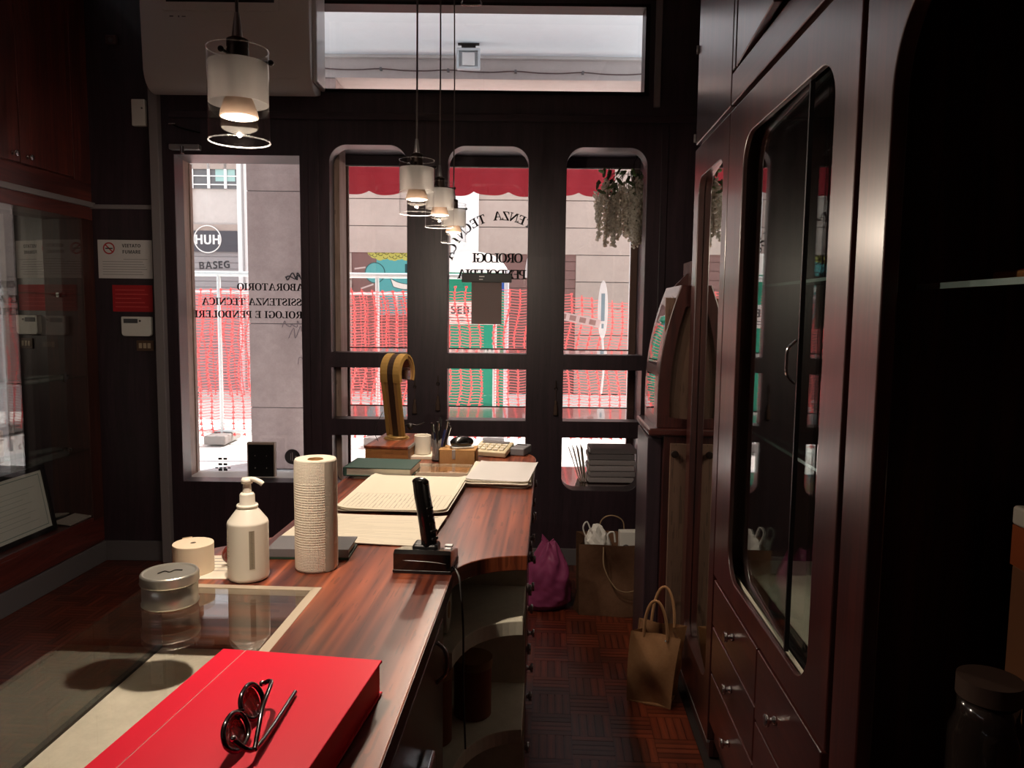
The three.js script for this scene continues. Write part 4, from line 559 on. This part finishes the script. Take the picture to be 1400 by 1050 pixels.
function sheet(label, x, z, w, d, y, lift, turn, dense, sd, layers = 1) {
  const t = thing('paper_sheet', label, 'paper', [x, CT + y, z], turn);
  for (let k = 0; k < layers; k++) { const top = k === layers - 1; const g = wavy(w - (layers - 1 - k) * 0.004, d, lift, 0.0012, sd + k * 0.3).translate((layers - 1 - k) * (k % 2 ? 0.004 : -0.006), k * 0.0025, (k % 2) * 0.004); part('sheet', g, top ? new THREE.MeshStandardMaterial({ map: printed(sd * 13 + 5, dense), roughness: 0.85 }) : M.paper, t); } return t;
}
sheet('white printed sheets lying under the ledger stack in front of the ruled pages', -0.447, -1.865, 0.36, 0.25, 0.0, 0.004, -0.05, false, 2, 2);
sheet('large cream ruled pages with a printed table lying across the counter', -0.41, -2.215, 0.3, 0.42, 0.006, 0.006, -0.03, true, 4, 4);
{ // loose white stack at the far right edge
  const t = thing('document_stack', 'fanned stack of white documents in clear sleeves on the far counter edge', 'papers', [-0.15, CT, -2.5], -0.04);
  for (let k = 0; k < 8; k++) part('document', wavy(0.2, 0.3, 0.003, 0.0022, k).rotateY(rr(-0.05, 0.05)).translate(rr(-0.008, 0.008), k * 0.0028, rr(-0.012, 0.012)), k === 7 ? phys(0xe9e6e2, 0.35, { clearcoat: 0.6, clearcoatRoughness: 0.2 }) : M.paper, t);
}
{ // red box file
  const t = thing('red_box_file', 'bright red cardboard box file lying on the glass showcase', 'box file', [-0.3645, CT + 0.001, -0.907], -0.087), w = 0.121, d0 = -0.15, d1 = 0.18;
  part('cover', bb(-w + 0.036, w, 0.046, 0.05, d0, d1, 0.0015), M.red, t); part('spine_strip', bb(-w, -w + 0.0345, 0.0465, 0.0495, d0, d1, 0.001), M.red, t); part('crease', bb(-w + 0.034, -w + 0.037, 0.045, 0.0488, d0, d1), std(0xd98a86, 0.7), t); part('base', bb(-w, w, 0, 0.003, d0, d1, 0.001), M.red, t);
  part('side_wall', bb(w - 0.006, w - 0.003, 0.003, 0.046, d0 + 0.004, d1 - 0.004), M.red, t); part('side_wall', bb(-w, -w + 0.003, 0.003, 0.0468, d0, d1), M.red, t); part('end_wall', bb(-w + 0.003, w - 0.006, 0.003, 0.046, d0 + 0.004, d0 + 0.007), M.red, t);
}
{ // glasses, folded, standing on the lenses' lower rims
  const t = thing('eyeglasses', 'folded dark red plastic eyeglasses lying on the red box file', 'glasses', [-0.345, CT + 0.0515, -0.85], 0.12), fm = phys(0x1d0608, 0.18, { clearcoat: 1, clearcoatRoughness: 0.05 });
  const rim = (zc) => { const pts = []; for (let k = 0; k < 20; k++) { const a = k / 20 * 6.2832; pts.push([0.006 * Math.sin(a * 0.5), 0.02 + 0.019 * Math.sin(a) * (1 + 0.08 * Math.cos(2 * a)), zc + 0.027 * Math.cos(a)]); } return tube(pts, 0.0032, 60, 8, true); };
  const tilt = (g) => rot(g, 0, 0, 0.55);
  part('rim', tilt(rim(-0.034)), fm, t); part('rim', tilt(rim(0.034)), fm, t); part('bridge', tilt(tube([[0.002, 0.024, -0.008], [-0.003, 0.029, 0], [0.002, 0.024, 0.008]], 0.003, 12, 8)), fm, t);
  for (const zc of [-0.034, 0.034]) part('lens', tilt(rot(new THREE.SphereGeometry(1, 24, 12).scale(0.0265, 0.0185, 0.0012), 0, Math.PI / 2, 0).translate(0.002, 0.02, zc)), phys(new THREE.Color().setRGB(0.3, 0.1, 0.1), 0.02, { transmission: 0.9, thickness: 0 }), t);
  part('temple', tube([[-0.002, 0.026, -0.064], [0.01, 0.03, -0.06], [0.014, 0.028, 0], [0.02, 0.012, 0.06]], 0.003, 30, 8), fm, t); part('temple', tube([[-0.002, 0.026, 0.064], [0.018, 0.012, 0.06], [0.026, 0.006, 0], [0.034, 0.0035, -0.085]], 0.003, 30, 8), fm, t); part('hinge', [mv(new THREE.SphereGeometry(0.0038, 10, 8), -0.002, 0.027, -0.063), mv(new THREE.SphereGeometry(0.0038, 10, 8), -0.002, 0.027, 0.063)], M.chrome, t);
}
{ // cordless phone
  const t = thing('phone_cradle', 'black cordless telephone base with a grey cable at the counter notch', 'telephone', [-0.257, CT, -1.605], -0.03);
  const s = new THREE.Shape(); s.moveTo(-0.055, 0); s.lineTo(0.055, 0); s.lineTo(0.055, 0.024); s.quadraticCurveTo(0.0, 0.04, -0.045, 0.048); s.lineTo(-0.055, 0.042); s.lineTo(-0.055, 0);
  const body = (w0, w1, o) => mv(rot(extrude(s, w1 - w0, 0.004), 0, -Math.PI / 2, 0), w1, 0, 0);   // profile runs along z, high at the far side
  part('base', toCreasedNormals(rot(extrude(s, 0.122, 0.004, 8), 0, Math.PI / 2, 0).translate(-0.061, 0, 0), 0.6), M.blackGloss, t); part('foot', bb(-0.062, 0.062, 0, 0.008, -0.056, 0.056, 0.003), M.black, t);
  part('silver_line', tube([[-0.058, 0.0285, 0.0535], [-0.02, 0.0275, 0.055], [0.02, 0.0265, 0.0555], [0.058, 0.022, 0.054]], 0.0008, 20, 5), M.alu, t);
  part('handset_well', mv(bb(-0.026, 0.03, 0.03, 0.052, -0.022, 0.022, 0.008), -0.002, 0, 0), M.black, t);
  for (let k = 0; k < 3; k++) part('button', bb(0.036 + (k % 2) * 0.002, 0.054, 0.036 - k * 0.002, 0.041 - k * 0.0025, -0.03 + k * 0.019, -0.017 + k * 0.019, 0.002), M.alu, t);
  part('cable', tube([[0.058, 0.008, 0.02], [0.075, 0.004, 0.05], [0.083, -0.02, 0.06], [0.088, -0.12, 0.05], [0.086, -0.25, 0.03], [0.09, -0.4, 0.02]], 0.0022, 40, 6), std(0x5a5654, 0.5), t);
  const h = thing('cordless_handset', 'black cordless handset standing upright in the telephone base', 'telephone', [-0.252, CT + 0.045, -1.605], -0.5);
  const hp = []; const gs = new THREE.Shape(); gs.absellipse(0, 0, 0.021, 0.015, 0, 6.283); const curve = new THREE.CatmullRomCurve3([[0.004, -0.005, 0], [0, 0.03, 0.002], [-0.008, 0.075, 0.003], [-0.018, 0.11, 0], [-0.026, 0.135, -0.005]].map((q) => new THREE.Vector3(...q)));
  part('body', rot(new THREE.ExtrudeGeometry(gs, { steps: 24, extrudePath: curve, curveSegments: 12 }), 0, 0, 0), M.blackGloss, h); part('earpiece', mv(new THREE.SphereGeometry(0.02, 20, 12).scale(1, 0.5, 0.7), -0.026, 0.135, -0.004), M.blackGloss, h);
  for (let k = 0; k < 5; k++) part('key_row', mv(bb(-0.003, 0.003, -0.003, 0.003, -0.01, 0.01, 0.002), 0.0145 - k * 0.0028 + (k < 2 ? 0.003 : 0), 0.018 + k * 0.016, 0.002), M.darkMetal, h);
}
{ // green book
  const t = thing('green_book', 'dark green hardback book in front of the wooden box', 'book', [-0.548, CT, -2.51], -0.04); const gm = std(0x2c4740, 0.55);
  part('pages', bb(-0.102, 0.108, 0.012, 0.034, -0.075, 0.075), M.paper, t); part('cover', [bb(-0.112, 0.112, 0.034, 0.038, -0.08, 0.08, 0.0015), bb(-0.112, 0.112, 0.008, 0.012, -0.08, 0.08, 0.0015), bb(-0.114, -0.102, 0.008, 0.038, -0.08, 0.08, 0.004)], gm, t); part('under_pad', bb(-0.08, 0.1, 0, 0.008, -0.07, 0.07), M.paperEdge, t);
}
{ // wooden box with strap stand
  const t = thing('wooden_drawer_box', 'honey brown wooden box carrying the strap-shaped stand', 'box', [-0.575, CT, -2.88], -0.06);
  part('body', bb(-0.08, 0.08, 0, 0.046, -0.15, 0.15, 0.003, 'x'), M.honey, t); part('lid', bb(-0.084, 0.084, 0.046, 0.056, -0.154, 0.154, 0.003, 'z'), M.woodTop, t); part('metal_edge', bb(0.08, 0.086, 0.048, 0.057, -0.154, 0.154), M.alu, t);
  const s = thing('watch_strap_stand', 'tall brown and gold stand curled like a watch strap', 'display stand', [-0.59, CT + 0.057, -2.9], 0.5);
  const path = [], N = 40; for (let k = 0; k <= N; k++) { const q = k / N; if (q < 0.55) path.push([0.02 - 0.045 * (q / 0.55), 0.24 * q / 0.55]); else { const a = Math.PI - (q - 0.55) / 0.45 * Math.PI * 1.15; path.push([-0.025 + 0.055 + 0.055 * Math.cos(a), 0.25 + 0.065 * Math.sin(a)]); } }
  const band = (z0, z1, o0, o1, k0 = 0, k1 = N) => { const sh = new THREE.Shape(), q = path.slice(k0, k1 + 1), nrm = (i) => { const a = q[Math.max(0, i - 1)], b = q[Math.min(q.length - 1, i + 1)], l = Math.hypot(b[0] - a[0], b[1] - a[1]); return [-(b[1] - a[1]) / l, (b[0] - a[0]) / l]; }; q.forEach(([x, y], i) => { const n = nrm(i); i ? sh.lineTo(x + n[0] * o1, y + n[1] * o1) : sh.moveTo(x + n[0] * o1, y + n[1] * o1); }); for (let i = q.length - 1; i >= 0; i--) { const n = nrm(i); sh.lineTo(q[i][0] + n[0] * o0, q[i][1] + n[1] * o0); } return rot(extrude(sh, z1 - z0, 0), 0, 0, 0).translate(0, 0, z0); };
  const turn = (g) => g.rotateY(0.75), gold = std(0x94733f, 0.4, { metalness: 0.2 }), br = std(0x7d5a34, 0.5);
  part('strap', turn(band(-0.036, 0.036, -0.006, 0.004)), br, s); part('gold_edge', [turn(band(-0.04, -0.026, 0.003, 0.008)), turn(band(0.026, 0.04, 0.003, 0.008))], gold, s); part('dark_stripe', turn(band(-0.011, 0.011, 0.004, 0.0075)), std(0x2a1a12, 0.5), s); part('sleeve', turn(band(-0.042, -0.013, -0.009, 0.0095, 20, 30)), gold, s); part('sleeve', turn(band(0.013, 0.042, -0.009, 0.0095, 20, 30)), gold, s); part('steel_lining', turn(band(-0.03, 0.03, -0.01, -0.0062, 20, 40)), M.chrome, s);
  part('buckle', [mv(rot(new THREE.TorusGeometry(0.036, 0.005, 8, 32), Math.PI / 2, 0, 0), 0.01, 0.006, 0.01), mv(cyl(0.045, 0.05, 0.006, 28), 0.01, 0.003, 0)], gold, s);
  part('hanging_wire', tube([[-0.06, 0.11, 0.05], [-0.085, 0.06, 0.05], [-0.09, 0.03, 0.05], [-0.08, 0.002, 0.06]], 0.0012, 20, 5), M.black, s); part('wire_clip', [tube([[0.03, 0.03, -0.02], [0.06, 0.05, -0.01], [0.09, 0.045, 0], [0.12, 0.055, 0.01]], 0.003, 20, 6), mv(new THREE.SphereGeometry(0.012, 12, 8), 0.065, 0.04, 0)], M.darkMetal, s);
}
{ // cup, pen holder
  const c = thing('white_cup', 'plain white cup on a paper pad beside the pen holder', 'cup', [-0.468, CT + 0.013, -2.83]); part('cup', lathe([[0, 0], [0.03, 0], [0.032, 0.003], [0.032, 0.068], [0.031, 0.07], [0.0295, 0.068], [0.0295, 0.004], [0, 0.004]], 36), M.whitePlastic, c); part('handle', rot(new THREE.TorusGeometry(0.016, 0.003, 8, 20, Math.PI), 0, 0, Math.PI / 2).rotateY(0.9).translate(-0.02, 0.035, -0.026), M.whitePlastic, c);
  const p = thing('note_pad', 'white note pad under the white cup', 'note pad', [-0.462, CT, -2.83], 0.05); part('sheets', bb(-0.05, 0.04, 0, 0.012, -0.05, 0.06, 0.001), M.paper, p); part('backing', bb(-0.051, 0.041, 0, 0.002, -0.051, 0.061), M.card, p);
  const h = thing('pen_holder', 'clear upright holder full of dark pens', 'pen holder', [-0.4, CT, -2.76]); part('cup', lathe([[0, 0], [0.022, 0], [0.022, 0.08], [0.0205, 0.08], [0.0205, 0.003], [0, 0.003]], 28), phys(new THREE.Color().setRGB(0.75, 0.75, 0.75), 0.1, { transmission: 0.8, thickness: 0 }), h); part('base_ring', mv(cyl(0.023, 0.023, 0.006, 28), 0, 0.003, 0), M.darkMetal, h);
  const cols = [0x16161a, 0x24306a, 0x1a1a1a, 0x3a3a40, 0x14224a, 0x111111, 0x3a2a4a];
  cols.forEach((cl, i) => { const a = i * 0.9, l = 0.125 + (i * 7 % 4) * 0.008, q = thing('pen', 'dark pen standing in the clear pen holder', 'pen', [-0.4 + 0.008 * Math.cos(a), CT + 0.004, -2.76 + 0.008 * Math.sin(a)], 0, 'pens in the clear holder'); q.rotation.set(0.16 * Math.sin(a), 0, -0.2 * Math.cos(a) - 0.08); part('barrel', mv(cyl(0.0042, 0.0042, l, 12), 0, l / 2, 0), std(cl, 0.35), q); part('cap', mv(cyl(0.0046, 0.0048, 0.035, 12), 0, l - 0.012, 0), M.black, q); part('clip', bb(0.0045, 0.006, l - 0.03, l, -0.001, 0.001), M.chrome, q); });
}
{ // cardboard box, calculator, tray
  const t = thing('cardboard_box', 'small honey coloured cardboard box with a centre post', 'box', [-0.322, CT, -2.745]); part('box', [bb(-0.066, 0.066, 0, 0.002, -0.05, 0.05), bb(-0.066, 0.066, 0, 0.05, 0.047, 0.05), bb(-0.066, 0.066, 0, 0.05, -0.05, -0.047), bb(-0.066, -0.063, 0, 0.05, -0.05, 0.05), bb(0.063, 0.066, 0, 0.05, -0.05, 0.05)], M.card, t); part('lid', bb(-0.0665, 0.0665, 0.05, 0.053, -0.0505, 0.0505, 0.001), M.card, t); part('strap', bb(-0.018, -0.006, 0.02, 0.054, 0.0505, 0.053, 0.001), M.alu, t);
  const m = thing('computer_mouse', 'dark mouse with a pale strap on the cardboard box', 'mouse', [-0.31, CT + 0.0545, -2.74], 0.4); part('shell', new THREE.SphereGeometry(1, 20, 12).scale(0.045, 0.022, 0.026).translate(0, 0.02, 0), M.blackGloss, m); part('base', bb(-0.04, 0.04, 0, 0.006, -0.024, 0.024, 0.003), M.white, m);
  const k = thing('desk_calculator', 'beige desk calculator tilted at the far end of the counter', 'calculator', [-0.2, CT, -2.9], -0.25); part('case', rot(bb(-0.075, 0.06, 0, 0.022, -0.06, 0.06, 0.006), 0.18, 0, 0).translate(0, 0.012, 0), std(0xcdbf9f, 0.5), k); for (let i = 0; i < 5; i++) for (let j = 0; j < 3; j++) part('key', rot(bb(-0.066 + i * 0.024, -0.048 + i * 0.024, 0.022, 0.027, -0.02 + j * 0.024, -0.004 + j * 0.024, 0.002), 0.18, 0, 0).translate(0, 0.012, 0), M.paperEdge, k); part('display', rot(bb(-0.06, 0.045, 0.022, 0.025, -0.052, -0.03), 0.18, 0, 0).translate(0, 0.012, 0), M.grey, k); part('stand', bb(-0.06, 0.05, 0, 0.02, -0.055, -0.04), M.grey, k);
  const kb = thing('grey_card_reader', 'grey box beside the beige calculator', 'device', [-0.105, CT, -2.93], -0.25); part('case', bb(-0.03, 0.03, 0, 0.03, -0.06, 0.05, 0.006), std(0x77767a, 0.5), kb); part('slot', bb(-0.02, 0.02, 0.03, 0.032, -0.03, -0.026), M.black, kb);
  const tr = thing('acrylic_tray', 'low clear acrylic tray with a cream rim in front of the cardboard box', 'tray', [-0.36, CT, -2.57]); part('rim', [bb(-0.1, 0.1, 0, 0.012, 0.07, 0.074), bb(-0.1, 0.1, 0, 0.012, -0.074, -0.07), bb(0.096, 0.1, 0, 0.012, -0.07, 0.07), bb(-0.1, -0.096, 0, 0.012, -0.07, 0.07)], M.cream, tr); part('base', bb(-0.096, 0.096, 0, 0.003, -0.07, 0.07), M.honey, tr); part('cover', bb(-0.1, 0.1, 0.012, 0.014, -0.074, 0.074), M.glass, tr);
}
// ---------- bags on the floor ----------
function bagShape(w, h, d, opt = {}) { // an open paper bag: four creased walls and a floor, as one sheet with thickness
  const { flare = 0.0, slump = 0, th = 0.002, sd = 1 } = opt; const nx = 10, ny = 12, geos = [];
  const wall = (x0, z0, x1, z1) => { const P = [], I = [], U = [], l = Math.hypot(x1 - x0, z1 - z0), nxn = -(z1 - z0) / l, nzn = (x1 - x0) / l; for (let s = 0; s < 2; s++) for (let j = 0; j <= ny; j++) for (let i = 0; i <= nx; i++) { const a = i / nx, b = j / ny, k = 1 + flare * b, dent = Math.sin(a * Math.PI) * (0.02 * Math.sin(b * 5 + sd) + 0.008 * Math.sin(a * 9 + b * 7 + sd)) - (Math.abs(x1 - x0) < 1e-6 ? Math.sin(a * Math.PI) * b * d * 0.22 : 0); P.push((x0 + (x1 - x0) * a) * k - nxn * -dent + slump * b * b, b * h - 0.02 * slump * b, (z0 + (z1 - z0) * a) * (1 + flare * b * 0.5) - nzn * -dent - (s ? th : 0) * nzn); U.push(a * l, b * h); } const o = (nx + 1) * (ny + 1); for (let j = 0; j < ny; j++) for (let i = 0; i < nx; i++) { const a = j * (nx + 1) + i, b = a + nx + 1; I.push(a, a + 1, b, a + 1, b + 1, b, o + a, o + b, o + a + 1, o + a + 1, o + b, o + b + 1); } const g = new THREE.BufferGeometry(); g.setAttribute('position', new THREE.Float32BufferAttribute(P, 3)); g.setAttribute('uv', new THREE.Float32BufferAttribute(U, 2)); g.setIndex(I); g.computeVertexNormals(); return clean(g); };
  geos.push(wall(-w / 2, d / 2, w / 2, d / 2), wall(w / 2, d / 2, w / 2, -d / 2), wall(w / 2, -d / 2, -w / 2, -d / 2), wall(-w / 2, -d / 2, -w / 2, d / 2)); return geos;
}
{
  const t = thing('large_paper_bag', 'large brown kraft paper bag filled with packages below the flower window', 'paper bag', [0.34, 0, -3.82], 0.03);
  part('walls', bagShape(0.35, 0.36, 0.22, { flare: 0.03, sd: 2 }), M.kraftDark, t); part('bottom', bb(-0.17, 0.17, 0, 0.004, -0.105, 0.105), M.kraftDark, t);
  part('handle', tube([[-0.06, 0.35, 0.118], [-0.055, 0.25, 0.13], [0.0, 0.15, 0.135], [0.07, 0.13, 0.135], [0.14, 0.17, 0.132], [0.165, 0.25, 0.125], [0.17, 0.35, 0.118]], 0.0035, 48, 6), std(0xa98c6c, 0.8), t); part('handle', tube([[-0.06, 0.35, -0.11], [-0.05, 0.42, -0.11], [0, 0.45, -0.1], [0.06, 0.42, -0.11], [0.07, 0.35, -0.11]], 0.0035, 32, 6), std(0xa98c6c, 0.8), t);
  const a = thing('white_carton', 'white carton with a round mark sticking out of the large paper bag', 'box', [0.42, 0.22, -3.82], 0.1); part('carton', bb(-0.05, 0.05, 0, 0.18, -0.03, 0.03, 0.002), M.white, a); part('round_mark', mv(new THREE.TorusGeometry(0.016, 0.003, 8, 24), -0.022, 0.1, 0.031), M.grey, a);
  const b = thing('tissue_bundle', 'crumpled white paper with a handle loop inside the large paper bag', 'paper', [0.26, 0.2, -3.82], 0.2); { const g = new THREE.IcosahedronGeometry(1, 4), p = g.attributes.position, n = noiseTile(16, 77); for (let i = 0; i < p.count; i++) { const x = p.getX(i), y = p.getY(i), z = p.getZ(i), q = 0.8 + 0.4 * n(x * 4 + 8, y * 4 + z * 3 + 8); p.setXYZ(i, x * 0.07 * q, 0.11 + y * 0.11 * q, z * 0.06 * q); } g.computeVertexNormals(); part('paper', g, M.white, b); part('loop', tube([[-0.06, 0.16, 0.02], [-0.08, 0.22, 0.02], [-0.06, 0.25, 0.02], [-0.04, 0.2, 0.03]], 0.004, 20, 6), M.white, b); part('loop', tube([[0.05, 0.14, 0.05], [0.04, 0.19, 0.05], [0.07, 0.2, 0.05], [0.08, 0.15, 0.05]], 0.005, 20, 6), M.white, b); }
}
{
  const t = thing('pink_plastic_bag', 'crumpled magenta plastic bag on the floor beside the counter drawers', 'plastic bag', [-0.005, 0, -3.82]);
  const g = new THREE.SphereGeometry(1, 64, 48), p = g.attributes.position, n = noiseTile(16, 91), n2 = noiseTile(32, 93);
  for (let i = 0; i < p.count; i++) { const x = p.getX(i), y = p.getY(i), z = p.getZ(i), a = Math.atan2(z, x), v = (y + 1) / 2; const pr = v < 0.08 ? 0.75 + v * 2.5 : 1.0 - Math.pow(v, 2.4) * 0.72; const fold = 1 + 0.2 * (n(a * 2.55 + 8, v * 6) - 0.5) + 0.1 * Math.sin(a * 7 + v * 9) * v + 0.08 * (n2(a * 5.1 + 16, v * 16) - 0.5); const r = 0.13 * pr * fold; p.setXYZ(i, Math.cos(a) * r * (Math.hypot(x, z) < 0.02 ? 0 : 1) + 0.02 * v, Math.max(0, v * 0.33 + 0.012 * Math.sin(a * 5) * v), Math.sin(a) * r * 0.85 * (Math.hypot(x, z) < 0.02 ? 0 : 1)); }
  const m = mergeVertices(g); m.computeVertexNormals(); part('bag', m, phys(0x93406a, 0.32, { clearcoat: 0.4, clearcoatRoughness: 0.2 }), t);
  part('handle_tuft', rot(new THREE.ConeGeometry(0.04, 0.1, 12, 4, true), 0.2, 0, 0.3).translate(0.0, 0.33, 0), phys(0x93406a, 0.32, { side: THREE.DoubleSide }), t);
}
{
  const t = thing('small_paper_bag', 'slumped tan paper carrier bag leaning by the mirror cabinet', 'paper bag', [0.425, 0, -2.9], -0.35);
  part('walls', bagShape(0.17, 0.285, 0.13, { flare: 0.12, slump: 0.02, sd: 5 }), M.kraft, t); part('bottom', bb(-0.08, 0.08, 0, 0.004, -0.06, 0.06), M.kraft, t);
  const fl = (z, ph) => { const s = []; for (let k = 0; k <= 20; k++) { const a = k / 20 * Math.PI; s.push([-0.045 * Math.cos(a) + 0.02, 0.27 + 0.15 * Math.sin(a), z + ph * Math.sin(a)]); } return tube(s, 0.006, 40, 6); };
  part('handle', fl(0.066, 0.01), M.kraft, t); part('handle', fl(-0.066, -0.02), M.kraft, t); part('print', bb(-0.04, 0.035, 0.15, 0.172, 0.07, 0.0735), std(0x7f8270, 0.8), t); part('snap', mv(new THREE.SphereGeometry(0.005, 10, 8), 0.06, 0.27, 0.075), M.chrome, t);
}
// ---------- flower window contents ----------
{
  const t = wthing('hanging_flowers', 'bunch of dried white hanging flowers with green leaves in the shop window', 'flowers', [0.69, 1.88, 4.92]);
  const petal = new THREE.SphereGeometry(1, 6, 4).scale(0.011, 0.015, 0.006), leaf = new THREE.SphereGeometry(1, 8, 4).scale(0.012, 0.034, 0.003), fm = [0xf2ece2, 0xe6dccf, 0xf8f4ec].map((c) => phys(c, 0.9, { transmission: 0.65, thickness: 0 })), lm = phys(0x6f9450, 0.8, { transmission: 0.3, thickness: 0 }), dm = phys(0x5c6a4a, 0.8, { transmission: 0.2, thickness: 0 });
  for (let k = 0; k < 32; k++) { const x = rr(-0.17, 0.14), z = rr(-0.09, 0.09), y1 = rr(0.3, 0.45), y0 = rr(0.0, 0.12) + (x < -0.1 ? 0.08 : 0) + Math.max(0, x) * 0.3, gs = []; const n = 60; for (let i = 0; i < n; i++) { const v = i / n, y = y0 + (y1 - y0) * v, r = 0.012 + 0.022 * v, a = rr(0, 6.28); gs.push(clean(petal.clone().rotateX(rr(-1, 1)).rotateZ(rr(-1.5, 1.5)).rotateY(a).translate(x + Math.cos(a) * r * rr(0.3, 1), y + rr(-0.01, 0.01), z + Math.sin(a) * r * rr(0.3, 1)))); } part('flower_cluster', mergeGeometries(gs), fm[k % 3], t); part('stem', tube([[x, y0, z], [x * 0.9, y1, z], [0.02 + x * 0.3, 0.5, z * 0.3]], 0.0018, 10, 5), dm, t); }
  for (let k = 0; k < 34; k++) part('leaf', leaf.clone().rotateX(rr(-0.8, 0.8)).rotateZ(rr(-1.4, 1.4)).rotateY(rr(0, 6.28)).translate(rr(-0.17, 0.14), rr(0.34, 0.5), rr(-0.08, 0.08)), k % 3 ? dm : lm, t);
  part('hanging_hook', tube([[0.06, 0.46, 0], [0.06, 0.55, 0], [0.075, 0.58, 0], [0.08, 0.62, 0]], 0.003, 16, 6), M.darkMetal, t);
  // stack of boxed papers
  const st = (i, y, h, x) => { const q = wthing('paper_ream', ['bottom', 'second lowest', 'third lowest', 'fourth lowest', 'second highest', 'topmost'][i] + ' grey packet of the stack on the flower window sill', 'packet', [0.62 + x, BOT + y, 4.76], 0.02 * (i % 3) - 0.02, 'packets stacked in the flower window'); part('wrapper', bb(-0.14, 0.14, 0, h - 0.003, -0.1, 0.1, 0.006), std([0xb5adae, 0xa59ea0, 0xc2babc][i % 3], 0.7), q); part('label_flap', bb(-0.145, -0.139, 0.004, h - 0.008, -0.08, 0.08, 0.002), M.white, q); };
  for (let i = 0; i < 6; i++) st(i, i * 0.036, 0.036, (i % 2) * 0.008);
  const ps = wthing('leaning_leaflets', 'white leaflets leaning against the packet stack in the flower window', 'leaflets', [0.44, BOT, 4.76]); for (let k = 0; k < 4; k++) part('leaflet', rot(bb(-0.002, 0.002, 0, 0.21, -0.08, 0.08), 0, 0, 0.12 + k * 0.07).translate(0.025 - k * 0.012, 0.001, 0), M.paper, ps);
}
// tassels hanging from the cabinet locks on the front wall
for (const [u, y] of [[-0.565, 0.9], [-0.43, 0.92], [0.255, 0.9]]) { const t = wthing('key_tassel', 'small key tassel hanging on the post between display windows', 'tassel', [u, y, D], 0, 'key tassels on the shop front'); part('key', [bb(-0.003, 0.003, 0.16, 0.2, 0.01, 0.014), mv(new THREE.TorusGeometry(0.008, 0.002, 6, 16), 0, 0.155, 0.012)], M.bronze, t); part('cord', bb(-0.001, 0.001, 0.08, 0.15, 0.01, 0.013), std(0x5a463c, 0.8), t); part('fringe', lathe([[0, 0], [0.014, 0], [0.011, 0.05], [0.006, 0.065], [0.009, 0.075], [0.004, 0.085], [0, 0.085]], 14).translate(0, 0, 0.015), std(0x5a463c, 0.9), t); }
renderer.render(scene, camera);
